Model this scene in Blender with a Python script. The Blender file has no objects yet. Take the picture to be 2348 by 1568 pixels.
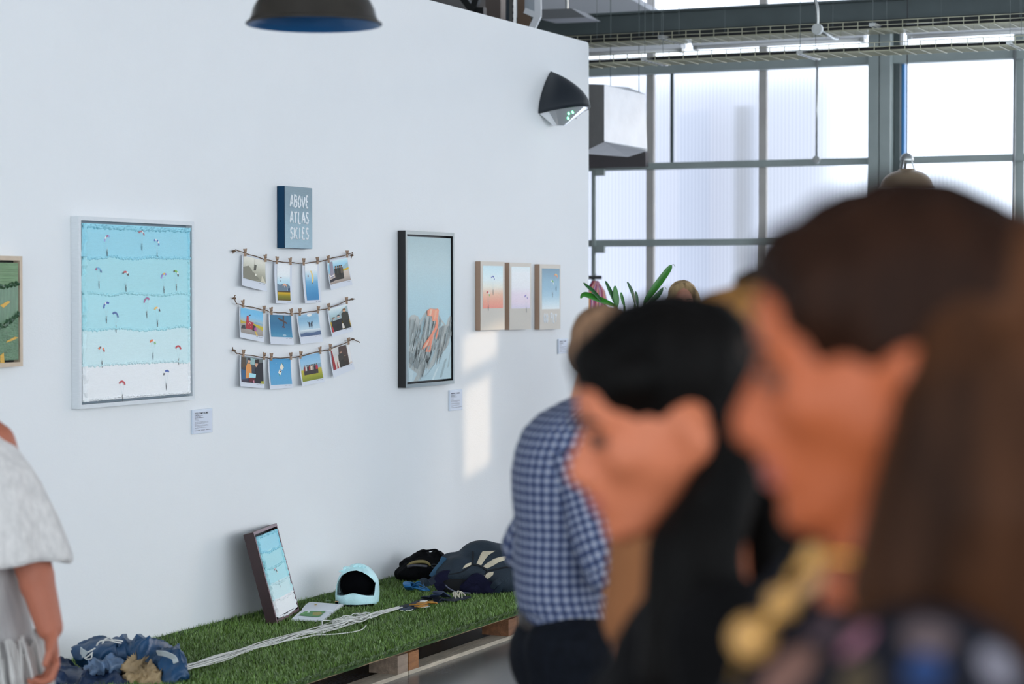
import bpy, bmesh, math, random
import numpy as np
from mathutils import Vector, Matrix, Euler, noise

random.seed(7)
rng = np.random.default_rng(7)
SC = bpy.context.scene
COL = SC.collection
PI = math.pi

# ------------------------------------------------------------------ camera
IMG_W, IMG_H, FPX = 2348.0, 1568.0, 5100.0
CAM_H, CAM_YAW, CAM_PITCH = 1.75, math.radians(24.2), math.atan(122 / 5100)
cam_d = bpy.data.cameras.new('camera')
cam = bpy.data.objects.new('camera', cam_d)
COL.objects.link(cam)
SC.camera = cam
FWD = Vector((math.cos(CAM_YAW) * math.cos(CAM_PITCH), math.sin(CAM_YAW) * math.cos(CAM_PITCH), -math.sin(CAM_PITCH)))
RGT = Vector((math.sin(CAM_YAW), -math.cos(CAM_YAW), 0))
UPV = RGT.cross(FWD)
cam.matrix_world = Matrix(((RGT.x, UPV.x, -FWD.x, 0), (RGT.y, UPV.y, -FWD.y, 0), (RGT.z, UPV.z, -FWD.z, CAM_H), (0, 0, 0, 1)))
cam_d.sensor_width = 36
cam_d.lens = 36 * FPX / IMG_W
cam_d.clip_start = 0.05
cam_d.clip_end = 200
cam_d.dof.use_dof = True
cam_d.dof.focus_distance = 11.0
cam_d.dof.aperture_fstop = 3.0

# ------------------------------------------------------------------ world, sun, exposure
wd = bpy.data.worlds.new('sky')
SC.world = wd
wd.use_nodes = True
bg = wd.node_tree.nodes['Background']
bg.inputs[0].default_value = (0.82, 0.915, 1.0, 1)
bg.inputs[1].default_value = 3.25
SUN_DIR = Vector((-0.74, 0.655, -0.15)).normalized()      # the way the light travels
sun_d = bpy.data.lights.new('low_sun', 'SUN')
sun_d.energy = 1.15
sun_d.color = (1.0, 0.78, 0.55)
sun_d.angle = math.radians(0.6)
sun = bpy.data.objects.new('low_sun', sun_d)
COL.objects.link(sun)
sun.rotation_euler = SUN_DIR.to_track_quat('-Z', 'Y').to_euler()
sun.location = (30, -12, 8)
SC.view_settings.view_transform = 'Standard'
SC.view_settings.look = 'None'
SC.view_settings.gamma = 1.0
SC.view_settings.use_curve_mapping = False
SC.view_settings.exposure = 0.36

WALL_Y, WALL_END, WALL_TOP = 5.66, 13.85, 3.40
WIN_X = 18.0
TURF_Z = 0.127

# ------------------------------------------------------------------ pixel to point
def ray(px, py):
    return FWD * FPX + RGT * (px - IMG_W / 2) - UPV * (py - IMG_H / 2)
CO = Vector((0, 0, CAM_H))
def onY(px, py, Y):
    r = ray(px, py); return CO + r * (Y / r.y)
def onX(px, py, X):
    r = ray(px, py); return CO + r * (X / r.x)
def onZ(px, py, Z):
    r = ray(px, py); return CO + r * ((Z - CAM_H) / r.z)
def onD(px, py, d):
    return CO + ray(px, py) * (d / FPX)

# ------------------------------------------------------------------ colours and materials
def lin(h):
    h = h.lstrip('#')
    return tuple(((c / 12.92) if c <= 0.04045 else ((c + 0.055) / 1.055) ** 2.4) for c in (int(h[i:i + 2], 16) / 255 for i in (0, 2, 4)))
def obs(h, k=0.80):
    return tuple(min(0.95, c / (k * t)) for c, t in zip(lin(h), (.94, 1.0, 1.08)))
def rgba(c):
    return (c[0], c[1], c[2], 1.0)

MATS = {}
def mat(name, color, rough=0.6, metal=0.0, var=0.0, vscale=8.0, bump=0.0, bscale=60.0, spec=0.5, stretch=None, sub=0.0, trans=0.0, sheen=0.0):
    if name in MATS: return MATS[name]
    m = bpy.data.materials.new(name); m.use_nodes = True
    nt = m.node_tree; b = nt.nodes['Principled BSDF']
    if isinstance(color, str): color = lin(color)
    b.inputs['Base Color'].default_value = rgba(color)
    b.inputs['Roughness'].default_value = rough
    b.inputs['Metallic'].default_value = metal
    b.inputs['Specular IOR Level'].default_value = spec
    if sub: 
        b.inputs['Subsurface Weight'].default_value = sub
        b.inputs['Subsurface Radius'].default_value = (0.012, 0.005, 0.003)
        b.inputs['Subsurface Scale'].default_value = 1.0
    if trans: b.inputs['Transmission Weight'].default_value = trans
    if sheen: b.inputs['Sheen Weight'].default_value = sheen
    if var or bump:
        tc = nt.nodes.new('ShaderNodeTexCoord')
        mp = nt.nodes.new('ShaderNodeMapping')
        nt.links.new(tc.outputs['Object'], mp.inputs[0])
        if stretch: mp.inputs['Scale'].default_value = stretch
    if var:
        n = nt.nodes.new('ShaderNodeTexNoise'); n.inputs['Scale'].default_value = vscale; n.inputs['Detail'].default_value = 4
        nt.links.new(mp.outputs[0], n.inputs['Vector'])
        r = nt.nodes.new('ShaderNodeMix'); r.data_type = 'RGBA'
        r.inputs[6].default_value = rgba(tuple(max(0, c * (1 - var)) for c in color))
        r.inputs[7].default_value = rgba(tuple(min(1, c * (1 + var)) for c in color))
        mr = nt.nodes.new('ShaderNodeMapRange'); mr.inputs[1].default_value = .3; mr.inputs[2].default_value = .7
        nt.links.new(n.outputs['Fac'], mr.inputs[0]); nt.links.new(mr.outputs[0], r.inputs[0])
        nt.links.new(r.outputs[2], b.inputs['Base Color'])
    if bump:
        n2 = nt.nodes.new('ShaderNodeTexNoise'); n2.inputs['Scale'].default_value = bscale; n2.inputs['Detail'].default_value = 3
        nt.links.new(mp.outputs[0], n2.inputs['Vector'])
        bp = nt.nodes.new('ShaderNodeBump'); bp.inputs['Strength'].default_value = bump; bp.inputs['Distance'].default_value = 0.01
        nt.links.new(n2.outputs['Fac'], bp.inputs['Height']); nt.links.new(bp.outputs[0], b.inputs['Normal'])
    MATS[name] = m
    return m

def mat_print(name='printed_colour', rough=0.55, bump=0.0, bscale=(300, 300, 300)):
    if name in MATS: return MATS[name]
    m = bpy.data.materials.new(name); m.use_nodes = True
    nt = m.node_tree; b = nt.nodes['Principled BSDF']
    a = nt.nodes.new('ShaderNodeVertexColor'); a.layer_name = 'Col'
    tc = nt.nodes.new('ShaderNodeTexCoord'); mp = nt.nodes.new('ShaderNodeMapping'); mp.inputs['Scale'].default_value = bscale
    n = nt.nodes.new('ShaderNodeTexNoise'); n.inputs['Scale'].default_value = 1.0; n.inputs['Detail'].default_value = 3
    nt.links.new(tc.outputs['Object'], mp.inputs[0]); nt.links.new(mp.outputs[0], n.inputs['Vector'])
    mx = nt.nodes.new('ShaderNodeMix'); mx.data_type = 'RGBA'; mx.blend_type = 'MULTIPLY'; mx.inputs[0].default_value = 1.0
    mr = nt.nodes.new('ShaderNodeMapRange'); mr.inputs[1].default_value = .25; mr.inputs[2].default_value = .75; mr.inputs[3].default_value = .92; mr.inputs[4].default_value = 1.06
    nt.links.new(n.outputs['Fac'], mr.inputs[0])
    nt.links.new(a.outputs[0], mx.inputs[6]); nt.links.new(mr.outputs[0], mx.inputs[7])
    nt.links.new(mx.outputs[2], b.inputs['Base Color'])
    b.inputs['Roughness'].default_value = rough
    if bump:
        bp = nt.nodes.new('ShaderNodeBump'); bp.inputs['Strength'].default_value = bump; bp.inputs['Distance'].default_value = 0.003
        nt.links.new(n.outputs['Fac'], bp.inputs['Height']); nt.links.new(bp.outputs[0], b.inputs['Normal'])
    MATS[name] = m
    return m

# ------------------------------------------------------------------ object helpers
def link(o, parent=None):
    COL.objects.link(o)
    if parent is not None: o.parent = parent
    return o
def tag(o, label, cat, group=None, kind=None):
    o['label'] = label
    if cat: o['category'] = cat
    if group: o['group'] = group
    if kind: o['kind'] = kind
    return o
def thing(name, label, cat, loc=(0, 0, 0), rot=(0, 0, 0), group=None):
    o = bpy.data.objects.new(name, None); link(o)
    o.location = loc; o.rotation_euler = rot; o.empty_display_size = 0.05
    return tag(o, label, cat, group)
def struct(o):
    o['kind'] = 'structure'; return o
def share(name, src, parent, loc=(0, 0, 0), rot=(0, 0, 0), scale=(1, 1, 1)):
    o = bpy.data.objects.new(name, src.data if hasattr(src, 'data') else src); link(o, parent)
    o.location = loc; o.rotation_euler = rot; o.scale = scale
    return o
VIEW_ROT = (0, 0, CAM_YAW - PI / 2)        # local x = picture right, local y = away from the viewer

class MB:
    def __init__(s): s.v = []; s.f = []; s.c = []; s.m = []; s.uv = []; s.has_uv = False
    def face(s, pts, col=None, mi=0, uvs=None):
        b = len(s.v); s.v += [tuple(p) for p in pts]; s.f.append(tuple(range(b, b + len(pts)))); s.c.append(col); s.m.append(mi); s.uv.append(uvs)
        if uvs: s.has_uv = True
    def raw(s, verts, faces, col=None, mi=0):
        b = len(s.v); s.v += [tuple(p) for p in verts]
        for f in faces: s.f.append(tuple(i + b for i in f)); s.c.append(col); s.m.append(mi); s.uv.append(None)
        return s
    def hexa(s, p, col=None, mi=0):      # p: 4 bottom, 4 top
        return s.raw(p, [(3, 2, 1, 0), (4, 5, 6, 7), (0, 1, 5, 4), (1, 2, 6, 5), (2, 3, 7, 6), (3, 0, 4, 7)], col, mi)
    def box(s, a, b, col=None, mi=0):
        (x0, y0, z0), (x1, y1, z1) = a, b
        return s.hexa([(x0, y0, z0), (x1, y0, z0), (x1, y1, z0), (x0, y1, z0), (x0, y0, z1), (x1, y0, z1), (x1, y1, z1), (x0, y1, z1)], col, mi)
    def bar(s, p0, p1, w, h, up=(0, 0, 1), col=None, mi=0):
        p0, p1 = Vector(p0), Vector(p1); d = (p1 - p0).normalized(); u = Vector(up)
        x = d.cross(u)
        if x.length < 1e-5: x = d.cross(Vector((1, 0, 0)))
        x.normalize(); u = x.cross(d)
        x *= w / 2; u *= h / 2
        return s.hexa([p0 - x - u, p0 + x - u, p1 + x - u, p1 - x - u, p0 - x + u, p0 + x + u, p1 + x + u, p1 - x + u], col, mi)
    def tube(s, path, r, seg=6, col=None, mi=0, cap=True):
        path = [Vector(p) for p in path]; n = len(path); rr = r if hasattr(r, '__len__') else [r] * n
        vs = []; pu = None
        for i, p in enumerate(path):
            d = (path[min(i + 1, n - 1)] - path[max(i - 1, 0)])
            d = d.normalized() if d.length > 1e-9 else Vector((0, 0, 1))
            if pu is None:
                u = d.cross(Vector((0.3, 0.5, 0.81)));
                if u.length < 1e-4: u = d.cross(Vector((1, 0, 0)))
            else: u = pu - d * pu.dot(d)
            u.normalize(); pu = u; w = d.cross(u)
            for k in range(seg):
                a = 2 * PI * k / seg; vs.append(p + (u * math.cos(a) + w * math.sin(a)) * rr[i])
        fs = [(i * seg + k, i * seg + (k + 1) % seg, (i + 1) * seg + (k + 1) % seg, (i + 1) * seg + k) for i in range(n - 1) for k in range(seg)]
        if cap: fs += [tuple(range(seg - 1, -1, -1)), tuple((n - 1) * seg + k for k in range(seg))]
        return s.raw(vs, fs, col, mi)
    def lathe(s, prof, seg=32, c=(0, 0, 0), col=None, mi=0, close=False):
        n = len(prof); vs = [(c[0] + r * math.cos(2 * PI * k / seg), c[1] + r * math.sin(2 * PI * k / seg), c[2] + z) for r, z in prof for k in range(seg)]
        fs = [(i * seg + k, i * seg + (k + 1) % seg, (i + 1) * seg + (k + 1) % seg, (i + 1) * seg + k) for i in range(n - 1) for k in range(seg)]
        if close: fs += [((n - 1) * seg + k, (n - 1) * seg + (k + 1) % seg, (k + 1) % seg, k) for k in range(seg)]
        return s.raw(vs, fs, col, mi)
    def ell(s, c, r, rot=None, seg=16, rings=10, col=None, mi=0):
        M = Euler(rot).to_matrix() if rot else Matrix.Identity(3); c = Vector(c); vs = [c + M @ Vector((0, 0, r[2]))]
        for i in range(1, rings):
            t = PI * i / rings
            for k in range(seg):
                a = 2 * PI * k / seg; vs.append(c + M @ Vector((r[0] * math.sin(t) * math.cos(a), r[1] * math.sin(t) * math.sin(a), r[2] * math.cos(t))))
        vs.append(c - M @ Vector((0, 0, r[2])))
        fs = [(0, 1 + k, 1 + (k + 1) % seg) for k in range(seg)]
        for i in range(rings - 2):
            fs += [(1 + i * seg + k, 1 + (i + 1) * seg + k, 1 + (i + 1) * seg + (k + 1) % seg, 1 + i * seg + (k + 1) % seg) for k in range(seg)]
        L = len(vs) - 1; o = 1 + (rings - 2) * seg
        fs += [(L, o + (k + 1) % seg, o + k) for k in range(seg)]
        return s.raw(vs, fs, col, mi)
    def cap(s, p0, p1, r0, r1, seg=12):
        p0, p1 = Vector(p0), Vector(p1); d = p1 - p0; L = max(d.length, 1e-6); d = d / L
        path, rr = [], []
        for k in range(1, 5):
            a = PI / 2 * k / 5; path.append(p0 - d * r0 * math.cos(a)); rr.append(r0 * math.sin(a))
        for k in range(0, 7):
            t = k / 6; path.append(p0 + d * L * t); rr.append(r0 + (r1 - r0) * t)
        for k in range(4, 0, -1):
            a = PI / 2 * k / 5; path.append(p1 + d * r1 * math.cos(a)); rr.append(r1 * math.sin(a))
        return s.tube(path, rr, seg)
    def build(s, name, m=None, parent=None, smooth=False, loc=None, bevel=0.0, autosm=False):
        me = bpy.data.meshes.new(name); me.from_pydata(s.v, [], s.f); me.update()
        if m is not None:
            for x in (m if isinstance(m, (list, tuple)) else [m]): me.materials.append(x)
        if any(s.m): me.polygons.foreach_set('material_index', s.m)
        if any(c is not None for c in s.c):
            ca = me.color_attributes.new('Col', 'FLOAT_COLOR', 'CORNER')
            i = 0
            for f, c in zip(s.f, s.c):
                for k in range(len(f)):
                    cc = (1, 1, 1) if c is None else (c[k] if hasattr(c[0], '__len__') else c)
                    ca.data[i].color = rgba(cc); i += 1
        if s.has_uv:
            ul = me.uv_layers.new(name='UVMap'); i = 0
            for f, u in zip(s.f, s.uv):
                for k in range(len(f)): ul.data[i].uv = u[k] if u else (0, 0); i += 1
        if smooth: me.polygons.foreach_set('use_smooth', [True] * len(me.polygons))
        o = bpy.data.objects.new(name, me); link(o, parent)
        if loc is not None: o.location = loc
        if bevel:
            b = o.modifiers.new('bevel', 'BEVEL'); b.width = bevel; b.segments = 2; b.limit_method = 'ANGLE'
        return o

def bake(o):
    """apply an object's modifiers to its own mesh"""
    dg = bpy.context.evaluated_depsgraph_get(); dg.update()
    me = bpy.data.meshes.new_from_object(o.evaluated_get(dg)); old = o.data
    o.modifiers.clear(); o.data = me; me.name = old.name
    return o

def blob(name, mb, m, parent, voxel=0.007, smooth=6, subd=0, disp=None):
    """several closed shapes grown together into one continuous smooth surface"""
    o = mb.build(name, m, parent)
    r = o.modifiers.new('r', 'REMESH'); r.mode = 'VOXEL'; r.voxel_size = voxel
    if smooth:
        s = o.modifiers.new('s', 'SMOOTH'); s.factor = 0.5; s.iterations = smooth
    bake(o)
    me = o.data
    if not me.materials: me.materials.append(m)
    if disp:
        n_ = len(me.vertices); no = np.empty(n_ * 3, np.float32); me.vertices.foreach_get('normal', no); no = no.reshape(-1, 3)
        cs = np.empty(n_ * 3, np.float32); me.vertices.foreach_get('co', cs); cs = cs.reshape(-1, 3)
        out = [Vector(c) + disp(Vector(c), Vector(k)) for c, k in zip(cs.tolist(), no.tolist())]
        me.vertices.foreach_set('co', np.array([tuple(v) for v in out], np.float32).reshape(-1)); me.update()
    me.polygons.foreach_set('use_smooth', [True] * len(me.polygons))
    return o

def loft(name, secs, m, parent, seg=40, caps=True, power=2.2, uvscale=True, wrinkle=0.0, wscale=9.0):
    """secs: (center, xaxis, yaxis) superellipse sections; uv in metres"""
    mb = MB(); rings = []
    for c, xa, ya in secs:
        c, xa, ya = Vector(c), Vector(xa), Vector(ya); ring = []
        for k in range(seg):
            a = 2 * PI * k / seg; ca, sa = math.cos(a), math.sin(a)
            ring.append(c + xa * (abs(ca) ** (2 / power)) * (1 if ca >= 0 else -1) + ya * (abs(sa) ** (2 / power)) * (1 if sa >= 0 else -1))
        rings.append(ring)
    if wrinkle:
        for ring, (c, xa, ya) in zip(rings, secs):
            for k, p in enumerate(ring):
                n = (p - Vector(c)).normalized()
                ring[k] = p + n * wrinkle * noise.noise(Vector((p.x * wscale, p.y * wscale, p.z * wscale * .8)))
    vlen = [0]
    for i in range(1, len(rings)): vlen.append(vlen[-1] + sum((rings[i][k] - rings[i - 1][k]).length for k in range(seg)) / seg)
    mid = rings[len(rings) // 2]; per = [0]
    for k in range(seg): per.append(per[-1] + (mid[(k + 1) % seg] - mid[k]).length)
    vs = [p for r in rings for p in r]; base = len(mb.v); mb.v += [tuple(p) for p in vs]
    for i in range(len(rings) - 1):
        for k in range(seg):
            k2 = (k + 1) % seg
            mb.f.append((i * seg + k, i * seg + k2, (i + 1) * seg + k2, (i + 1) * seg + k)); mb.c.append(None); mb.m.append(0)
            mb.uv.append(((per[k], vlen[i]), (per[k + 1], vlen[i]), (per[k + 1], vlen[i + 1]), (per[k], vlen[i + 1])))
    mb.has_uv = True
    if caps:
        mb.f.append(tuple(range(seg - 1, -1, -1))); mb.c.append(None); mb.m.append(0); mb.uv.append(None)
        o = (len(rings) - 1) * seg
        mb.f.append(tuple(o + k for k in range(seg))); mb.c.append(None); mb.m.append(0); mb.uv.append(None)
    return mb.build(name, m, parent, smooth=True)

def spline(pts, n=8):
    pts = [Vector(p) for p in pts]; out = []
    for i in range(len(pts) - 1):
        p0, p1, p2, p3 = pts[max(i - 1, 0)], pts[i], pts[i + 1], pts[min(i + 2, len(pts) - 1)]
        for k in range(n):
            t = k / n
            out.append(0.5 * ((2 * p1) + (p2 - p0) * t + (2 * p0 - 5 * p1 + 4 * p2 - p3) * t * t + (3 * p1 - p0 - 3 * p2 + p3) * t ** 3))
    return out + [pts[-1]]

# ================================================================== THE SETTING
M_wall = mat('white_plaster', (0.86, 0.865, 0.87), 0.75, var=0.012, vscale=1.3, bump=0.12, bscale=120)
M_edge = mat('white_edge_paint', (0.84, 0.845, 0.85), 0.7)
M_dim = mat('dim_brown_wall', '#4b4744', 0.8, var=0.15, vscale=2)
M_ceil = mat('pale_ceiling', (0.62, 0.63, 0.65), 0.8)
M_steel = mat('grey_green_steel', '#a7b1ae', 0.5, var=0.06, vscale=5)
M_steel_d = mat('dark_green_steel', '#566060', 0.55, var=0.10, vscale=4)
M_post = mat('beige_grey_post', '#c9c4bf', 0.6, var=0.05, vscale=6)
M_galv = mat('galvanised_steel', '#b4b6b4', 0.32, metal=0.85, var=0.10, vscale=20)
M_wire = mat('zinc_wire', '#a8a690', 0.35, metal=0.7)
M_dark = mat('black_metal', '#16181a', 0.45)
M_white = mat('white_enamel', '#e6e7ea', 0.35)

def mk_floor():
    m = bpy.data.materials.new('polished_concrete'); m.use_nodes = True; nt = m.node_tree; b = nt.nodes['Principled BSDF']
    tc = nt.nodes.new('ShaderNodeTexCoord')
    n1 = nt.nodes.new('ShaderNodeTexNoise'); n1.inputs['Scale'].default_value = 1.6; n1.inputs['Detail'].default_value = 6
    n2 = nt.nodes.new('ShaderNodeTexNoise'); n2.inputs['Scale'].default_value = 90; n2.inputs['Detail'].default_value = 4
    nt.links.new(tc.outputs['Object'], n1.inputs['Vector']); nt.links.new(tc.outputs['Object'], n2.inputs['Vector'])
    mx = nt.nodes.new('ShaderNodeMix'); mx.data_type = 'FLOAT'; mx.inputs[0].default_value = .35
    nt.links.new(n1.outputs['Fac'], mx.inputs[2]); nt.links.new(n2.outputs['Fac'], mx.inputs[3])
    cr = nt.nodes.new('ShaderNodeValToRGB'); cr.color_ramp.elements[0].position = .3; cr.color_ramp.elements[1].position = .72
    cr.color_ramp.elements[0].color = rgba(lin('#47474a')); cr.color_ramp.elements[1].color = rgba(lin('#7d7c7b'))
    nt.links.new(mx.outputs[0], cr.inputs[0]); nt.links.new(cr.outputs[0], b.inputs['Base Color'])
    b.inputs['Roughness'].default_value = .24
    return m
M_floor = mk_floor()

def slab(name, a, b, m): 
    return struct(MB().box(a, b).build(name, m))
o = slab('floor', (-6, -15, -0.2), (18.2, 8.2, 0), M_floor); tag(o, 'polished dark grey concrete floor', None, kind='structure')
def wall_left():
    # free-standing white partition with a small rounded upper corner at its far end
    prof = [(-6, 0), (WALL_END, 0)]
    for k in range(6):
        a = k / 5 * PI / 2; prof.append((WALL_END - .03 + .03 * math.cos(a), WALL_TOP - .03 + .03 * math.sin(a)))
    prof.append((-6, WALL_TOP)); n = len(prof)
    vs = [(x, WALL_Y, z) for x, z in prof] + [(x, WALL_Y + .22, z) for x, z in prof]
    fs = [tuple(range(n)), tuple(range(2 * n - 1, n - 1, -1))] + [(i, i + n, (i + 1) % n + n, (i + 1) % n) for i in range(n)]
    w = MB().raw(vs, fs).build('wall_left', M_wall); struct(w)
    tag(w, 'tall white painted partition wall the pictures hang on', None, kind='structure')
wall_left()
slab('wall_far', (-6, 8.2, 0), (18.2, 8.4, 5.8), M_dim)
slab('wall_rear', (-6.2, -15, 0), (-6, 8.4, 0.15), M_ceil)
slab('ceiling', (-6.2, -15, 5.6), (18.2, 8.4, 5.8), M_ceil)
slab('wall_right', (-6.2, -15.2, 0), (18.2, -15, 0.15), M_ceil)

# ---- translucent window wall -------------------------------------------------
def mk_pane():
    m = bpy.data.materials.new('fluted_polycarbonate'); m.use_nodes = True; nt = m.node_tree
    out = nt.nodes['Material Output']; nt.nodes.remove(nt.nodes['Principled BSDF'])
    rf = nt.nodes.new('ShaderNodeBsdfRefraction'); rf.inputs['IOR'].default_value = 1.18; rf.inputs['Roughness'].default_value = 0.62
    tl = nt.nodes.new('ShaderNodeBsdfTranslucent'); gl = nt.nodes.new('ShaderNodeBsdfGlossy'); gl.inputs['Roughness'].default_value = .25
    tc = nt.nodes.new('ShaderNodeTexCoord'); w = nt.nodes.new('ShaderNodeTexWave'); w.bands_direction = 'Y'
    w.inputs['Scale'].default_value = 1 / 0.032 / 3.18; w.inputs['Distortion'].default_value = 0.4
    nt.links.new(tc.outputs['Object'], w.inputs['Vector'])
    cr = nt.nodes.new('ShaderNodeValToRGB'); cr.color_ramp.elements[0].color = (.52, .54, .60, 1); cr.color_ramp.elements[1].color = (.64, .65, .70, 1)
    nt.links.new(w.outputs['Fac'], cr.inputs[0]); nt.links.new(cr.outputs[0], rf.inputs['Color'])
    tl.inputs['Color'].default_value = (.58, .59, .63, 1)
    m1 = nt.nodes.new('ShaderNodeMixShader'); m1.inputs[0].default_value = .30
    nt.links.new(rf.outputs[0], m1.inputs[1]); nt.links.new(tl.outputs[0], m1.inputs[2])
    m2 = nt.nodes.new('ShaderNodeMixShader'); m2.inputs[0].default_value = .04
    nt.links.new(m1.outputs[0], m2.inputs[1]); nt.links.new(gl.outputs[0], m2.inputs[2])
    nt.links.new(m2.outputs[0], out.inputs['Surface'])
    return m
M_pane = mk_pane()
def Yx(px, py=400): return onX(px, py, WIN_X).y
def Zx(px, py): return onX(px, py, WIN_X).z
winwall = bpy.data.objects.new('wall_windows', None); link(winwall)
tag(winwall, 'tall grid of grey steel and white fluted translucent panes', None, kind='structure')
Y1490, Y1748, Y2004, Y2055, Y2333 = Yx(1490), Yx(1748), Yx(2006), Yx(2055), Yx(2336)
# unseen openings added at the right, shaped to throw the low sun's wall patches
def back(px, py):
    p = onY(px, py, WALL_Y); t = (WIN_X + .05 - p.x) / -SUN_DIR.x; return p - SUN_DIR * t
a, b_, c_, d_ = back(1063, 893), back(1122, 893), back(1118, 1046), back(1065, 1098)
R1y = (min(a.y, d_.y), max(b_.y, c_.y)); R1z = (d_.z, a.z)          # lower slot: y range, z range
e, f_ = back(1060, 775), back(1138, 812)
R2y = (min(e.y, f_.y), max(e.y, f_.y)); R2z = (f_.z, e.z)
YL, YR = max(R1y[1], R2y[1]) , min(R1y[0], R2y[0])
P = WIN_X + 0.06
def pane(y0, y1, z0=0.0, z1=5.6):
    o = MB().raw([(P, y0, z0), (P, y1, z0), (P, y1, z1), (P, y0, z1)], [(0, 1, 2, 3)]).build('pane', M_pane, winwall); return o
post_ys = [8.15, 7.80, Y1490, Y1748]
edges = [8.2, 7.80, Y1490, Y1748, (Y2004 + Y2055) / 2, Y2333, 2.6, 1.6]
for y0, y1 in zip(edges, edges[1:]): pane(y1, y0)
pane(YL, 1.6); pane(-0.4, YR)
for (yy, zz) in ((R1y, R1z), (R2y, R2z)):
    if yy[1] < YL - 1e-4: pane(yy[1], YL, *zz)
    if yy[0] > YR + 1e-4: pane(YR, yy[0], *zz)
lo, hi = sorted([R1z, R2z])
pane(YR, YL, 0, lo[0]); pane(YR, YL, lo[1], hi[0]); pane(YR, YL, hi[1], 5.6)
right = [-0.4 - 1.05 * k for k in range(15)]
for y0, y1 in zip(right, right[1:]): pane(y1, y0)
# posts
def post(y, w, x0=WIN_X + .0, x1=WIN_X + .05, m=M_post, z0=0, z1=5.6, name='post'):
    return MB().box((x0, y - w / 2, z0), (x1, y + w / 2, z1)).build(name, m, winwall, bevel=.004)
for y in (7.80, Y1490, Y1748): post(y, .068)
zt = Zx(1500, 172); ztop = Zx(1500, 140); zA = Zx(1500, 382); zB = Zx(1500, 557)
post(Yx(1545, 280), .026, WIN_X - .06, WIN_X - .03, M_steel_d, zA, zt, 'mullion')
post(Yx(1370, 470), .034, WIN_X - .10, WIN_X - .07, M_steel, 0.0, zA, 'mullion')
for py in (395, 572):
    q = onX(1376, py, WIN_X - .10); MB().box((q.x - .01, q.y - .04, q.z - .03), (q.x + .03, q.y + .04, q.z + .03)).build('bracket', M_steel, winwall)
ycA, ycB = Yx(2004), Yx(2068)
MB().box((WIN_X - .20, Yx(2028), 0), (WIN_X + .02, ycA, 5.6)).build('column', M_steel, winwall, bevel=.005)
MB().box((WIN_X - .20, Yx(2055), 0), (WIN_X + .02, Yx(2030), 5.6)).build('column', M_steel, winwall, bevel=.005)
MB().box((WIN_X - .10, Yx(2070), 0), (WIN_X + .02, Yx(2056), 5.6)).build('column', M_steel_d, winwall, bevel=.005)
MB().box((WIN_X - .04, Yx(2076), zA), (WIN_X + .03, Yx(2070), zt)).build('flare_strip', mat('painted_blue_flare', '#3f8fd0', .4), winwall)  # window frame strip; its blue paints the light flare
for y in [Y2333, 2.6, 1.6] + right: post(y, .085, WIN_X - .02, WIN_X + .04, M_steel)
# rails
def rail(z, h, x0=WIN_X - .08, x1=WIN_X - .0, m=M_steel, y0=-15, y1=8.2):
    return MB().box((x0, y0, z - h / 2), (x1, y1, z + h / 2)).build('rail', m, winwall, bevel=.006)
for z in (zA, zB, zB - .66, zB - 1.32, .12):
    rail(z, .058, y0=YL + .03); rail(z, .058, y1=YR - .03)
rail((zt + ztop) / 2, ztop - zt, WIN_X - .12, WIN_X, M_steel)
rail(Zx(1500, 60) + .35, .07); rail(5.5, .2)
# dark panel whose colour stands for slab edge and shade under the duct
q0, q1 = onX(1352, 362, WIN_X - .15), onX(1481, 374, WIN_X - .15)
MB().box((WIN_X - .16, q1.y, q1.z - .03), (WIN_X - .09, 8.2, q0.z + .04)).build('slab_shade_panel', mat('slab_edge_and_shade', '#5b5658', .7), winwall)
# outside downpipe that shows as a soft shade through the panes
pp = MB().tube([(WIN_X + .42, Yx(1668), 0), (WIN_X + .42, Yx(1668), Zx(1668, 235))], .105, 20).build('drain_pipe', mat('outside_grey_pipe', '#7d869a', .6), smooth=True)
tag(pp, 'grey drain pipe outside, blurred behind the fluted panes', 'pipe')

# pale building outside, added unseen to grey the fluted panes in front
ob = MB().box((20.4, Yx(1700), -.2), (20.7, 14, 3.9)).build('outside_baffle', mat('pale_lilac_baffle', (.44, .44, .50), .9)); tag(ob, 'pale building outside, added to dim the panes beside the partition', 'baffle')
# ---- dark roof beam ----------------------------------------------------------
bm = thing('roof_beam', 'dark grey green steel beam above the cable trays', 'beam')
XB = 17.0
zb1, zb0 = onX(1500, 28, XB).z, onX(1500, 74, XB).z
MB().box((XB - .01, -15, zb0), (XB + .01, 8.2, zb1)).build('web', M_steel_d, bm)
MB().box((XB - .08, -15, zb1 - .012), (XB + .08, 8.2, zb1 + .006)).build('flange', M_steel_d, bm)
MB().box((XB - .08, -15, zb0 - .05), (XB + .08, 8.2, zb0)).build('flange', mat('painted_beam_shadow', '#1d2122', .6), bm)  # flange coloured near black for the shadow under the beam

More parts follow.
